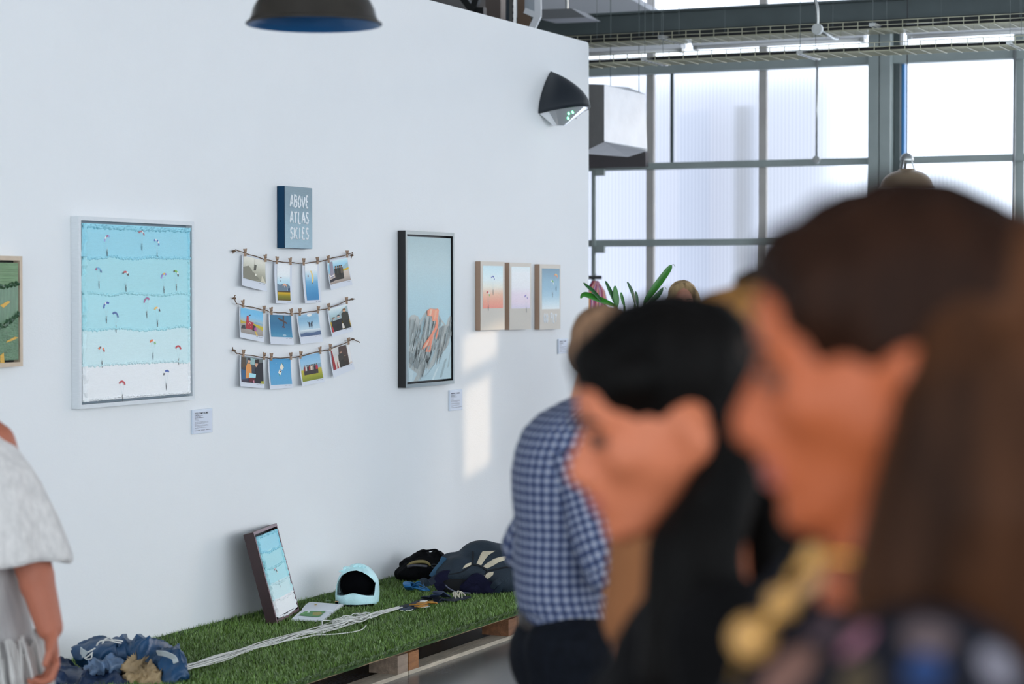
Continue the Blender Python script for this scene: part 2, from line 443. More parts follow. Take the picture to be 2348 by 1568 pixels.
# ---- white sloped soffit, bracing and duct above the partition --------------
XS = 17.4
def onXs(px, py): return onX(px, py, XS)
p = [onXs(1180, -60), onXs(1180, 60), onXs(1505, 30), onXs(1425, -14), onXs(1425, -60)]
vs = [tuple(q) for q in p] + [(XS + .5, q.y, q.z) for q in p]
so = MB().raw(vs, [(0, 1, 2, 3, 4), (9, 8, 7, 6, 5), (0, 5, 6, 1), (1, 6, 7, 2), (2, 7, 8, 3), (3, 8, 9, 4), (4, 9, 5, 0)]).build('soffit_box', mat('pale_grey_soffit', '#c9cacf', .6), bevel=.004)
tag(so, 'pale grey sloped soffit box behind the dark roof beam', 'soffit')
def on16(px, py): return onX(px, py, 16.2)
lp = [on16(1240, 22), on16(1310, 19), on16(1345, 40), on16(1240, 44)]
MB().raw([tuple(q) for q in lp] + [(q.x + .3, q.y, q.z) for q in lp], [(0, 1, 2, 3), (7, 6, 5, 4), (0, 4, 5, 1), (1, 5, 6, 2), (2, 6, 7, 3), (3, 7, 4, 0)]).build('duct_hood', mat('grey_hood', '#77787a', .5))
hood = bpy.data.objects['duct_hood']; tag(hood, 'small grey tapered hood below the pale soffit', 'duct')
MB().tube([(lp[1].x + .15, lp[1].y + .1, lp[1].z - .03), (lp[1].x + .15, lp[1].y + .1, 5.6)], .012, 8).build('hanger_rod', M_galv, hood)
# metal hanging duct (bright edges) right behind the end of the partition top
dc = thing('metal_duct', 'shiny square metal duct hanging above the partition', 'duct')
XD = 14.6
def onXd(px, py, x=XD): return tuple(onX(px, py, x))
MB().hexa([onXd(1186, 70), onXd(1222, 66), onXd(1222, 66, XD + .25), onXd(1186, 70, XD + .25), onXd(1186, -60), onXd(1200, -60), onXd(1200, -60, XD + .25), onXd(1186, -60, XD + .25)]).build('side_panel', mat('bronze_metal', '#8d7664', .4, metal=.4), dc)
MB().hexa([onXd(1203, 24), onXd(1226, 33), onXd(1226, 33, XD + .25), onXd(1203, 24, XD + .25), onXd(1203, -60), onXd(1228, -60), onXd(1228, -60, XD + .25), onXd(1203, -60, XD + .25)]).build('window', mat('pale_metal', '#ccd3da', .25, metal=.3), dc)
fr = MB()
fr.bar(onXd(1233, -60, XD - .02), onXd(1234, 36, XD - .02), .016, .05); fr.bar(onXd(1235, 34, XD - .02), onXd(1220, 66, XD - .02), .02, .05); fr.bar(onXd(1203, 24, XD - .02), onXd(1232, 36, XD - .02), .012, .04)
fr.build('edge_frame', M_white, dc)
st = thing('strut_channel', 'slotted galvanised strut standing behind the partition edge', 'strut')
MB().bar(onXd(1176, -60, 14.4), onXd(1176, 60, 14.4), .036, .036).build('channel', M_galv, st)
for k in range(6): MB().box(*[tuple(Vector(onXd(1175 + dx, y, 14.376)) + Vector((e, 0, 0))) for dx, y, e in ((2.2, 46 - 14 * k, -.002), (-.2, 40 - 14 * k, .002))]).build('slot', M_dark, st)
MB().bar(onXd(1166, -60, 14.45), onXd(1166, 60, 14.45), .03, .03).build('backing_bar', mat('blue_grey_steel', '#39424c', .5), st)
br = thing('roof_brace', 'black forked steel brace behind the partition top', 'brace')
MB().bar(onXd(1056, -14, 15), onXd(1086, 26, 15), .05, .05).build('brace_arm', M_dark, br)
MB().bar(onXd(1098, -14, 15), onXd(1084, 26, 15), .045, .05).build('brace_arm', M_dark, br)
MB().box(onXd(1108, 40, 15), tuple(Vector(onXd(1074, 18, 15)) + Vector((.06, 0, 0)))).build('brace_plate', M_dark, br)
bb = MB().box(onXd(1148, 60, 15.6), tuple(Vector(onXd(1113, -40, 15.6)) + Vector((.2, 0, 0)))).build('junction_box', mat('brown_grey_box', '#6a5f59', .5)); tag(bb, 'brown grey metal box beside the black roof brace', 'box')

# ---- white duct box in the far corner -----------------------------------------
wd_ = thing('air_duct', 'boxy white foil covered air duct in the window corner', 'duct')
def dd(px, py, d): return tuple(onD(px, py, d))
MB().hexa([dd(1385, 325, 15.6), dd(1484, 343, 16.3), dd(1484, 343, 16.5), dd(1385, 325, 15.8), dd(1385, 193, 15.6), dd(1480, 216, 16.3), dd(1480, 216, 16.5), dd(1385, 193, 15.8)]).build('front_panel', mat('white_foil', '#f0f1f5', .35, var=.05, vscale=6, bump=.3, bscale=25), wd_, bevel=.008)
for px_, d_2 in ((1400, 16.0), (1465, 16.6)):
    hq = onD(px_, 205, d_2); MB().tube([(hq.x, hq.y, hq.z - .1), (hq.x, hq.y, 5.6)], .003, 6).build('hanger_rod', M_steel_d, wd_)
MB().hexa([dd(1330, 352, 16.2), dd(1386, 325, 15.62), dd(1484, 346, 16.4), dd(1440, 360, 17.2), dd(1330, 192, 16.2), dd(1386, 194, 15.62), dd(1480, 216, 16.4), dd(1440, 200, 17.2)]).build('duct_body', mat('grey_duct', '#cfcecd', .5, var=.06, vscale=8), wd_)

# ---- wire cable trays -----------------------------------------------------------
def tray(X, z, name_label, depth_w, h, yA, yB, rib_l):
    t = thing('cable_tray', name_label, 'cable tray')
    rib = MB(); w = depth_w
    path = [(0, 0, h), (0, 0, .0), (w, 0, .0), (w, 0, h)]
    for p0, p1 in zip(path, path[1:]): rib.bar(p0, p1, .005, .005, up=(0, 1, 0))
    ro = None; n = int((yA - yB) / .1)
    for k in range(n):
        y = yA - .05 - k * .1
        if ro is None: ro = rib.build('cross_wire', M_wire, t); ro.location = (X, y, z)
        else: share('cross_wire', ro, t, (X, y, z))
    lw = MB().bar((0, yB, 0), (0, yA, 0), .0045, .0045).build('long_wire', M_wire, t); lw.location = (X, 0, z + h)
    for dx, dz in [(0, h * .5), (0, .004), (w, h), (w, h * .5), (w, .004)] + [(w * k / 6, .004) for k in range(1, 6)]: share('long_wire', lw, t, (X + dx, 0, z + dz))
    return t
tA = tray(14.35, onX(1500, 92, 14.35).z, 'wire mesh cable tray hung higher, just under the dark beam', .30, .055, 6.6, 1.4, 0)
tB = tray(14.02, onX(1500, 140, 14.02).z, 'wire mesh cable tray hung lower, in front of the window transom', .30, .055, 5.9, 1.2, 0)
M_cable = mat('black_cable', '#1a1b1d', .5)
for k, (X, zz, y1, lab) in enumerate(((14.45, onX(1500, 91, 14.35).z + .02, 6.6, 'black cable lying in the higher wire tray'), (14.1, onX(1500, 139, 14.02).z + .018, 5.9, 'black cable lying in the lower wire tray'))):
    pts = [(X + .02 * math.sin(i * 1.7), y1 - i * .35, zz) for i in range(13)]
    tag(MB().tube(spline(pts, 4), .014, 8).build('black_cable', M_cable, smooth=True), lab, 'cable')
def channel(p0, p1, lab):
    t = thing('hanger_channel', lab, 'bracket')
    p0, p1 = Vector(p0), Vector(p1); co_ = MB().bar(p0, p1, .04, .022).build('channel', M_galv, t)
    n = 7
    for i in range(n):
        mb = MB(); q = p0.lerp(p1, (i + .5) / n); e = (p1 - p0).normalized() * .012
        mb.bar(q - e + Vector((0, 0, -.0115)), q + e + Vector((0, 0, -.0115)), .014, .002); mb.build('slot', M_dark, co_)
def hang(X, px, py, lab, top=4.9):
    q = onX(px, py, X); c = Vector((X - .05, q.y, q.z)); channel(c, c + Vector((.42, 0, 0)), lab)
    for dx, n_ in ((.01, 'near'), (.36, 'far')):
        w = MB().tube([(X - .04 + dx, q.y, q.z), (X - .04 + dx, q.y, 5.6)], .0018, 5).build('hanger_wire', M_steel_d)
        tag(w, 'thin %s hanger wire, %s' % (n_, lab.replace('slotted bracket ', '')), 'wire')
hang(14.35, 1520, 86, 'slotted bracket under the higher tray beside the pale light batten')
hang(14.02, 1482, 136, 'slotted bracket under the lower tray nearest the partition')
hang(14.02, 1838, 122, 'slotted bracket under the lower tray beside the round conduit box')
hang(14.35, 2004, 58, 'slotted bracket under the higher tray above the double column')
hang(14.02, 2318, 98, 'slotted bracket under the lower tray at the picture edge')
# light battens
def batten(px0, px1, py, X, lab):
    a, b = onX(px0, py, X), onX(px1, py, X); z = a.z; t = thing('light_batten', lab, 'light fitting')
    MB().box((X - .05, b.y, z - .03), (X + .05, a.y, z + .05)).build('housing', M_white, t, bevel=.006)
    MB().tube([(X, b.y + .04, z - .042), (X, a.y - .04, z - .042)], .014, 10).build('tube', mat('white_tube', '#f4f4f2', .3), t, smooth=True)
    for y in (a.y - .25, b.y + .25): MB().tube([(X, y, z + .05), (X, y, 5.6)], .0018, 5).build('hanger_wire', M_steel_d, t)
    for y in (a.y - .02, b.y + .02): MB().box((X - .03, y - .015, z - .06), (X + .03, y + .015, z - .02)).build('end_cap', M_galv, t)
batten(1300, 1568, 115, 16.0, 'pale light batten beside the partition, under the higher tray')
batten(1590, 1985, 97, 16.0, 'long pale light batten in front of the roof beam')
batten(2080, 2420, 72, 16.0, 'light batten hung right of the double column')
# conduits
cd = thing('conduit', 'bent galvanised conduit with a round box over the trays', 'conduit')
XC = 13.7
MB().tube(spline([onXd(1866, -120, XC), onXd(1867, -20, XC), onXd(1874, 20, XC), onXd(1875, 60, XC)], 6), .011, 10).build('pipe', M_galv, cd, smooth=True)
q = Vector(onXd(1874.5, 67, XC)); bx = MB().lathe([(0, -.02), (.033, -.02), (.035, -.012), (.035, .012), (.033, .02), (0, .02)], 24).build('round_box', M_galv, cd, smooth=False); bx.location = q; bx.rotation_euler = (0, PI / 2, 0)
MB().tube([q, Vector(onXd(1912, 88, XC + .6)), Vector(onXd(1920, 88, XC + .8))], .011, 10).build('pipe', M_galv, cd, smooth=True)
rd = thing('window_rod', 'thin grey rod with a round plate before the middle pane', 'rod')
XR = WIN_X - .14
MB().tube([onXd(1874, 110, XR), onXd(1872, 372, XR)], .009, 8).build('rod', M_galv, rd, smooth=True)
q = onXd(1872, 366, XR - .01); bx = MB().lathe([(0, -.01), (.032, -.01), (.032, .01), (0, .01)], 24).build('plate', M_galv, rd); bx.location = q; bx.rotation_euler = (0, PI / 2, 0)
r2 = MB().tube([onXd(2327, 100, XR), onXd(2323, 560, XR), (XR, onX(2323, 560, XR).y, 0.0)], .012, 8).build('window_rod', M_galv, smooth=True); tag(r2, 'thin grey rod in front of the rightmost window post', 'rod')

# ---- pendant lamps --------------------------------------------------------------
def pendant(px, py, dia_px, d, m_out, m_in, lab, cap_open=False):
    c = onD(px, py, d); R = dia_px / 2 * d / FPX; t = thing('pendant_lamp', lab, 'lamp', c)
    prof = [(1.0, 0), (.985, .02), (.95, .06), (.93, .10), (.90, .22), (.82, .36), (.70, .48), (.55, .57), (.40, .62), (.30, .66), (.27, .70)]
    pr = [(r * R, z * R) for r, z in prof]
    inner = [(r * R * .985 - .001, z * R - .004) for r, z in reversed(prof)]
    MB().lathe(pr, 64).build('shade', m_out, t, smooth=True)
    MB().lathe(inner, 64).build('shade_lining', m_in, t, smooth=True)
    MB().lathe([(R * 1.0, -.003), (R * 1.012, 0), (R * 1.0, .004)], 64, close=True).build('rim', m_out, t, smooth=True)
    if cap_open:
        for k in range(3):
            a = 2 * PI * k / 3 + .5; MB().bar((.28 * R * math.cos(a), .28 * R * math.sin(a), .68 * R), (.17 * R * math.cos(a), .17 * R * math.sin(a), 1.02 * R), .02, .006).build('cap_strut', M_galv, t)
        MB().lathe([(.24 * R, 1.0 * R), (.25 * R, 1.06 * R), (.2 * R, 1.2 * R), (.1 * R, 1.28 * R), (0, 1.29 * R)], 24).build('cap', M_galv, t, smooth=True)
        top = 1.28 * R
    else:
        MB().lathe([(.27 * R, .69 * R), (.27 * R, .95 * R), (.18 * R, 1.05 * R), (0, 1.06 * R)], 24).build('cap', m_out, t, smooth=True); top = 1.05 * R
    MB().lathe([(0, .30 * R), (.13 * R, .34 * R), (.17 * R, .46 * R), (.1 * R, .6 * R), (.1 * R, .7 * R)], 20).build('bulb', mat('bulb_glass', '#2a2b2c', .15), t, smooth=True)
    MB().tube([(0, 0, top), (0, 0, 5.6 - c.z)], .004, 6).build('cord', M_dark, t)
    return t
pendant(720, 55, 310, 6.6, mat('dark_bronze_enamel', '#3a352f', .32, metal=.25, var=.25, vscale=9), mat('dark_blue_lining', '#1f5f94', .3), 'dark bronze pendant lamp hanging at the top of the picture')
pendant(2079, 432, 126, 16.3, mat('cream_enamel', '#b9a184', .35, metal=.2), mat('cream_lining', '#e6dcc8', .5), 'cream pendant lamp hanging before the windows', True)

# ---- emergency wall light ----------------------------------------------------------
wl = thing('wall_light', 'black quarter dome emergency light near the partition end', 'wall light')
def wall_light():
    c = onY(1292, 262, WALL_Y - .12); c = Vector((onY(1262, 255, WALL_Y).x, WALL_Y, c.z)); wl.location = c
    W, Dp, H = .20, .262, .285; n, k = 18, 12; vs = []; 
    for i in range(n + 1):
        a = PI * i / n
        for j in range(k + 1):
            h_ = j / k; r_ = (1 - h_ ** 1.75) * .97 + .03 * (1 - h_ ** 8)
            vs.append((-W * math.cos(a) * r_, -Dp * math.sin(a) ** .9 * r_ - .004, H * h_ + .19 * Dp * math.sin(a) ** .9 * r_))
    fs = [(i * (k + 1) + j, (i + 1) * (k + 1) + j, (i + 1) * (k + 1) + j + 1, i * (k + 1) + j + 1) for i in range(n) for j in range(k)]
    fs.append(tuple(i * (k + 1) for i in range(n + 1)))
    MB().raw(vs, fs).build('housing', mat('charcoal_plastic', '#20262d', .42, bump=.1, bscale=300), wl, smooth=True)
    lens = [(-W * .93 * math.cos(PI * i / n), -Dp * .93 * math.sin(PI * i / n) ** .8 - .006, -.002 + .19 * Dp * math.sin(PI * i / n) ** .8) for i in range(n + 1)]
    low = [(x * .25 - .03, y * .25 - .05, -.07) for x, y, z in lens]
    m = n + 1
    MB().raw(lens + low, [(i, i + 1, i + 1 + m, i + m) for i in range(n)] + [tuple(range(m, 2 * m))]).build('lens', mat('clear_lens', '#cfd3d6', .12, trans=.55), wl, smooth=False); lens_o = bpy.data.objects['lens']
    MB().box((.0, -.15, -.02), (.08, -.08, .01)).build('lamp_unit', mat('dark_lamp_unit', '#2c2527', .3), wl)
    MB().box((-.11, -.09, -.015), (-.02, -.03, -.004)).build('reflector', mat('grey_reflector', '#9da1a8', .25, metal=.5), wl)
    e = bpy.data.materials.new('green_led'); e.use_nodes = True; p = e.node_tree.nodes['Principled BSDF']; p.inputs['Emission Color'].default_value = (.1, 1, .35, 1); p.inputs['Emission Strength'].default_value = 6
    for i_, f_ in ((5, .35), (6, .3), (6, .62)):
        A_, B_ = Vector(lens[i_]), Vector(low[i_]); q_ = A_.lerp(B_, f_) + Vector((-.002, -.004, -.002)); MB().ell(q_, (.006, .006, .006), seg=8, rings=6).build('indicator', e, lens_o)
    MB().lathe([(0, 0), (.017, 0), (.017, .004), (0, .004)], 16).build('screw_plug', M_dark, wl).matrix_local = Matrix.Translation((-W * .72, -Dp * .30, .105)) @ Euler((0, -PI / 2.6, .55)).to_matrix().to_4x4()
wall_light()

# ================================================================== THINGS ON THE PARTITION
class Pic:
    """flat print or paint: coloured shapes in local wall coordinates (x along the wall, z up), stacked a hair's breadth apart towards the viewer"""
    def __init__(s, y, step=.0004, place=None): s.mb = MB(); s.y = y; s.step = step; s.n = 0; s.place = place
    def _p(s, q):
        y = s.y - s.step * s.n
        return s.place(q[0], q[1], y) if s.place else (q[0], y, q[1])
    def poly(s, pts, col, raise_=True):
        if raise_: s.n += 1
        s.mb.face([s._p(q) for q in pts], col); return s
    def grad(s, x0, z0, x1, z1, cols, nx=1):
        s.n += 1; n = len(cols) - 1
        for i in range(n):
            za, zb = z0 + (z1 - z0) * i / n, z0 + (z1 - z0) * (i + 1) / n
            for k in range(nx):
                xa, xb = x0 + (x1 - x0) * k / nx, x0 + (x1 - x0) * (k + 1) / nx
                s.mb.face([s._p((xa, za)), s._p((xb, za)), s._p((xb, zb)), s._p((xa, zb))], [cols[i], cols[i], cols[i + 1], cols[i + 1]])
        return s
    def ell(s, c, r, col, n=14, rot=0):
        ca, sa = math.cos(rot), math.sin(rot)
        return s.poly([(c[0] + r[0] * math.cos(2 * PI * k / n) * ca - r[1] * math.sin(2 * PI * k / n) * sa, c[1] + r[0] * math.cos(2 * PI * k / n) * sa + r[1] * math.sin(2 * PI * k / n) * ca) for k in range(n)], col)
    def line(s, pts, w, col):
        s.n += 1
        for a, b in zip(pts, pts[1:]):
            d = Vector((b[0] - a[0], b[1] - a[1])); 
            if d.length < 1e-9: continue
            d.normalize(); nx, nz = -d.y * w / 2, d.x * w / 2
            s.poly([(a[0] + nx, a[1] + nz), (b[0] + nx, b[1] + nz), (b[0] - nx, b[1] - nz), (a[0] - nx, a[1] - nz)][::-1], col, False)
        return s
    def build(s, name, parent, m=None): return s.mb.build(name, m or mat_print(), parent)

def art(name, label, corners_px, depth, cat='painting', group=None):
    """root Empty at the wall; returns root, width, height and a pixel-to-local function for the front plane"""
    Yf = WALL_Y - depth; P_ = [onY(x, y, Yf) for x, y in corners_px]       # TL TR BR BL
    x0 = (P_[0].x + P_[3].x) / 2; x1 = (P_[1].x + P_[2].x) / 2; z1 = (P_[0].z + P_[1].z) / 2; z0 = (P_[2].z + P_[3].z) / 2
    r = thing(name, label, cat, (x0, WALL_Y, z0), group=group)
    def loc(px, py, dy=depth):
        q = onY(px, py, WALL_Y - dy); return (q.x - x0, q.z - z0)
    return r, x1 - x0, z1 - z0, loc

def frame_box(root, W, H, depth, fw, m, m_front=None, recess=.012):
    """floater frame: four mitred sides with an open front"""
    mb = MB()
    for k in range(4):
        o = [(0, 0), (W, 0), (W, H), (0, H)]; i = [(fw, fw), (W - fw, fw), (W - fw, H - fw), (fw, H - fw)]
        a, b, c, d = o[k], o[(k + 1) % 4], i[(k + 1) % 4], i[k]; yb, yf = -.001, -depth
        mb.hexa([(a[0], yb, a[1]), (b[0], yb, b[1]), (c[0], yb, c[1]), (d[0], yb, d[1]), (a[0], yf, a[1]), (b[0], yf, b[1]), (c[0], yf, c[1]), (d[0], yf, d[1])])
        if m_front: mb.m[-5] = 1
    return mb.build('frame', [m, m_front] if m_front else m, root)

def ridge(path, w, h, y, jit=.35, seed=0):
    """a crest of thick paint along a path in (x, z); y is the canvas front"""
    r = random.Random(seed); mb = MB(); pts = spline([(p[0], 0, p[1]) for p in path], 6)
    n = max(8, int(sum((b - a).length for a, b in zip(pts, pts[1:])) / (w * .55))); L = len(pts) - 1; rows = []
    for i in range(n + 1):
        t = i / n * L; k = min(int(t), L - 1); p = pts[k].lerp(pts[k + 1], t - k); d = (pts[k + 1] - pts[k]).normalized(); nn = Vector((-d.z, 0, d.x))
        ww = w * (1 + r.uniform(-jit, jit)); hh = h * (1 + r.uniform(-jit, jit)); off = r.uniform(-.25, .25) * w
        rows.append([p + nn * (ww * .5 + off) + Vector((0, y, 0)), p + nn * (ww * .3 + off) + Vector((0, y - hh * r.uniform(.5, 1), 0)), p + nn * (off + r.uniform(-.15, .15) * w) + Vector((0, y - hh, 0)), p - nn * (ww * .3 - off) + Vector((0, y - hh * r.uniform(.4, .9), 0)), p - nn * (ww * .5 - off) + Vector((0, y, 0))])
    vs = [q for row in rows for q in row]
    return mb.raw(vs, [(i * 5 + k, i * 5 + k + 1, (i + 1) * 5 + k + 1, (i + 1) * 5 + k) for i in range(n) for k in range(4)])

def parachute(root, c, y, s, cols, lean=0.0, drop=2.3, name='painted_parachute'):
    """small canopy arc in sections, lines and a hanging figure, painted on"""
    p = Pic(y, .0003); n = len(cols); R, r = 1.0, .62; ca, sa = math.cos(lean), math.sin(lean)
    def P2(a, rad): 
        x, z = rad * math.cos(a), rad * math.sin(a) * .8 - .45; return (c[0] + s * (x * ca - z * sa), c[1] + s * (x * sa + z * ca))
    for k in range(n):
        a0, a1 = PI * .92 - PI * .84 * k / n, PI * .92 - PI * .84 * (k + 1) / n
        pts = [P2(a0 + (a1 - a0) * i / 3, R) for i in range(4)] + [P2(a1 + (a0 - a1) * i / 3, r) for i in range(4)]
        p.poly(pts, cols[k], k == 0)
    f = (c[0] + s * .1 * sa, c[1] - s * drop)
    for a in (PI * .9, PI * .1): p.line([P2(a, r), (f[0], f[1] + s * .5)], s * .035, obs('#a8c4cd'))
    p.ell((f[0], f[1] + s * .42), (s * .10, s * .09), obs('#5b5552'), 8)
    p.poly([(f[0] - s * .10, f[1] + s * .32), (f[0] + s * .12, f[1] + s * .32), (f[0] + s * .10, f[1] - s * .45), (f[0] + s * .0, f[1] - s * .5), (f[0] - s * .06, f[1] - s * .1)][::-1], obs('#2c3136'))
    p.line([(f[0], f[1] + s * .4), (f[0] - s * .14, f[1] + s * .75)], s * .05, obs('#5b5552')); p.line([(f[0], f[1] + s * .4), (f[0] + s * .14, f[1] + s * .75)], s * .05, obs('#5b5552'))
    return p.build(name, root)

CH = dict(R=obs('#b5414a'), O=obs('#e07850'), Y=obs('#e3b45a'), G=obs('#6fae4b'), B=obs('#3d55a8'), N=obs('#4a67a0'), P=obs('#9a5f8c'), L=obs('#8fa0d4'), V=obs('#8a7cc0'), W=obs('#e6eaee'), K=obs('#4a4a50'), C=obs('#6aa9cf'), M=obs('#a86a78'))
def ch(s): return [CH[k] for k in s]

M_wframe = mat('white_wood_frame', '#d9dde0', .5, var=.03, vscale=30, stretch=(1, 1, 6))
BANDS = ['#8ecbe0', '#9dd2df', '#a3d6e3', '#c0dde6', '#e2e5ea']
def band_mats(): return [mat('band_paint_%s' % w, obs(h), .55, var=.02, vscale=40, bump=.25, bscale=90, stretch=(1, 1, 6)) for w, h in zip(('sky', 'aqua', 'pale', 'ice', 'white'), BANDS)]
M_canvas_side = mat('blue_canvas_edge', obs('#5fa3bf'), .6, bump=.3, bscale=60)

# ---- big blue striped painting ---------------------------------------------------
def big_painting():
    D_ = .042
    r, W, H, loc = art('striped_sky_painting', 'large painting of five blue to white bands with tiny parachutes', [(180, 495.6), (443, 507.5), (448.6, 915), (182.6, 938.7)], D_)
    fw = .018
    frame_box(r, W, H, D_, fw, M_wframe)
    MB().box((fw, -.008, fw), (W - fw, -.002, H - fw)).build('backing_board', mat('grey_backing', '#8b979f', .7), r)
    g = .012; a, b = fw + g, W - fw - g; yf = -(D_ - .006); lo, hi = fw + g, H - fw - g
    MB().box((a, yf + .001, lo), (b, -.008, hi)).build('canvas', M_canvas_side, r)
    zs = [[hi, hi]] + [[loc(187, y0)[1], loc(441, y1)[1]] for y0, y1 in ((589, 593.5), (674, 674.5), (758, 750.5), (840, 829))] + [[lo, lo]]
    bm_ = band_mats(); rd = random.Random(3)
    for k in range(5):
        (t0, t1), (b0, b1) = zs[k], zs[k + 1]
        band = MB().hexa([(a, yf - .002, b0), (b, yf - .002, b1), (b, yf + .002, b1), (a, yf + .002, b0), (a, yf - .002, t0), (b, yf - .002, t1), (b, yf + .002, t1), (a, yf + .002, t0)]).build('paint_band', bm_[k], r)
        if k:
            path = [(a + (b - a) * i / 8, t0 + (t1 - t0) * i / 8 + rd.uniform(-.006, .006)) for i in range(9)]
            ridge(path, .013, .0055, yf - .001, .25, k).build('paint_ridge', bm_[k - 1], band)
        ridge([(a + .018 + rd.uniform(-.006, .006), b0 + (t0 - b0) * i / 4) for i in range(5)], .032, .012, yf, .35, 20 + k).build('paint_ridge', bm_[k], band)
        ridge([(b - .012, b1 + (t1 - b1) * i / 4) for i in range(5)], .016, .008, yf, .35, 30 + k).build('paint_ridge', bm_[k], band)
    ridge([(a, hi - .012), ((a + b) / 2, hi - .016), (b, hi - .012)], .018, .010, yf, .35, 41).build('paint_ridge', bm_[0], r)
    ridge([(a, lo + .006), ((a + b) / 2, lo + .008), (b, lo + .006)], .012, .006, yf, .35, 42).build('paint_ridge', bm_[4], r)
    for px, py, c, ln in ((245.6, 545, 'LWPL', .5), (326, 533, 'MMWM', -.25), (361, 554, 'BWBWB', -.5), (227.6, 618, 'PCCN', -.25), (289.4, 626, 'KRRWK', -.15), (376, 631, 'VVYV', .4), (405.5, 625, 'KGGWK', -.5),
                          (244, 698, 'BBWBB', .5), (266.6, 720, 'NNNN', -.4), (336.8, 687, 'PPPP', .35), (361.8, 708, 'YYWK', -.2), (234.5, 799.6, 'OKWOR', -.3), (351.6, 783, 'OOWG', -.2), (410, 796, 'RRRR', -.1), (281.4, 877, 'RRRR', -.15), (381.8, 853, 'KWBBN', .3)):
        parachute(r, loc(px, py), yf - .0035, .027, ch(c), ln, 2.6)
big_painting()

# ---- green painting at the picture edge ------------------------------------------------
def green_painting():
    D_ = .04
    r, W, H, loc = art('green_field_painting', 'thickly painted green picture in a pale wood frame', [(-150, 577), (53, 593), (51, 838), (-150, 852)], D_)
    fw = .018; frame_box(r, W, H, D_, fw, mat('pale_oak_frame', '#c9b49c', .5, var=.06, vscale=30))
    MB().box((fw, -.008, fw), (W - fw, -.002, H - fw)).build('backing_board', mat('dark_shadow_gap', '#26231e', .8), r)
    a, b, lo, hi = fw + .01, W - fw - .01, fw + .01, H - fw - .01; yf = -(D_ - .005)
    MB().box((a, yf, lo), (b, -.008, hi)).build('canvas', mat('green_canvas', obs('#5c7a5f'), .5, bump=.3, bscale=60), r)
    G = [mat('green_paint_light', obs('#6f8f6d'), .4, var=.16, vscale=14, bump=.7, bscale=30, stretch=(.3, 1, 9)), mat('green_paint_mid', obs('#5f8068'), .4, var=.18, vscale=12, bump=.7, bscale=30, stretch=(7, 1, 1)), mat('green_paint_deep', obs('#587a60'), .4, var=.16, vscale=12, bump=.7, bscale=30, stretch=(2, 1, 6))]
    zt0, zt1 = loc(0, 661)[1], loc(47, 656)[1]; k0, k1 = loc(0, 750), loc(47, 715)
    zl = zt0 + (zt0 - zt1) * .3; s = (k1[1] - k0[1]) / (k1[0] - k0[0]); ka = k0[1] + s * (a - k0[0]); kb = k0[1] + s * (b - k0[0]); ka = max(ka, lo + .03)
    def slabp(lo0, lo1, hi0, hi1, m): MB().hexa([(a, yf - .004, lo0), (b, yf - .004, lo1), (b, yf, lo1), (a, yf, lo0), (a, yf - .004, hi0), (b, yf - .004, hi1), (b, yf, hi1), (a, yf, hi0)]).build('paint_stroke', m, r)
    slabp(zl, zt1, hi, hi, G[0]); slabp(ka, kb, zl, zt1, G[1]); slabp(lo, lo, ka, kb, G[2])
    M_dg = mat('bottle_green_ridge', obs('#2c4a33'), .3)
    ridge([(a, zl), (b * .6, zt0), (b, zt1 + .01)], .020, .010, yf - .003, .3, 5).build('paint_ridge', M_dg, r)
    ridge([(a, ka), (k0[0], k0[1]), (b, kb)], .022, .010, yf - .003, .3, 6).build('paint_ridge', M_dg, r)
    p = Pic(yf - .005); Yc = obs('#c39a36')
    for pts in ([(0, 700), (18, 690), (24, 692), (8, 706)], [(15, 782), (34, 772), (42, 774), (30, 780), (14, 786)], [(0, 815), (8, 808), (10, 832), (0, 832)], [(-60, 720), (-30, 690), (-26, 700)]):
        p.poly([loc(*q) for q in pts], Yc)
    p.build('yellow_stroke', r, mat_print('dry_brush_paint', .5, .5, (60, 60, 200)))
green_painting()

# ---- hand-lettered strokes --------------------------------------------------------------
LET = {'A': [[(0, 0), (.3, 1), (.62, 0)], [(.12, .36), (.5, .36)]], 'B': [[(.05, 0), (.08, 1), (.42, .92), (.44, .66), (.1, .54), (.5, .42), (.46, .06), (.05, 0)]], 'O': [[(.3, 1), (.06, .72), (.05, .25), (.28, 0), (.52, .25), (.52, .72), (.3, 1)]],
       'V': [[(0, 1), (.28, 0), (.58, .95)]], 'E': [[(.5, .95), (.15, 1), (.06, .5), (.1, .03), (.52, .03)], [(.08, .52), (.42, .54)]], 'T': [[(-.02, .95), (.6, .97)], [(.3, .95), (.27, 0)]], 'L': [[(.1, 1), (.06, .05), (.5, .02)]],
       'S': [[(.54, .86), (.32, 1), (.1, .84), (.16, .6), (.46, .44), (.5, .16), (.26, 0), (.02, .14)]], 'K': [[(.04, 1), (.04, 0)], [(.60, 1.0), (.34, .72), (.08, .50)], [(.16, .54), (.38, .28), (.64, 0)]], 'I': [[(.36, 1), (.34, 0)]],
       'G': [[(.52, .84), (.3, 1), (.06, .7), (.06, .25), (.28, 0), (.5, .12), (.5, .44), (.3, .44)]], 'F': [[(.08, 0), (.08, .98), (.54, .96)], [(.08, .55), (.42, .56)]], 'Y': [[(0, 1), (.26, .52)], [(.56, 1), (.26, .5), (.24, 0)]]}
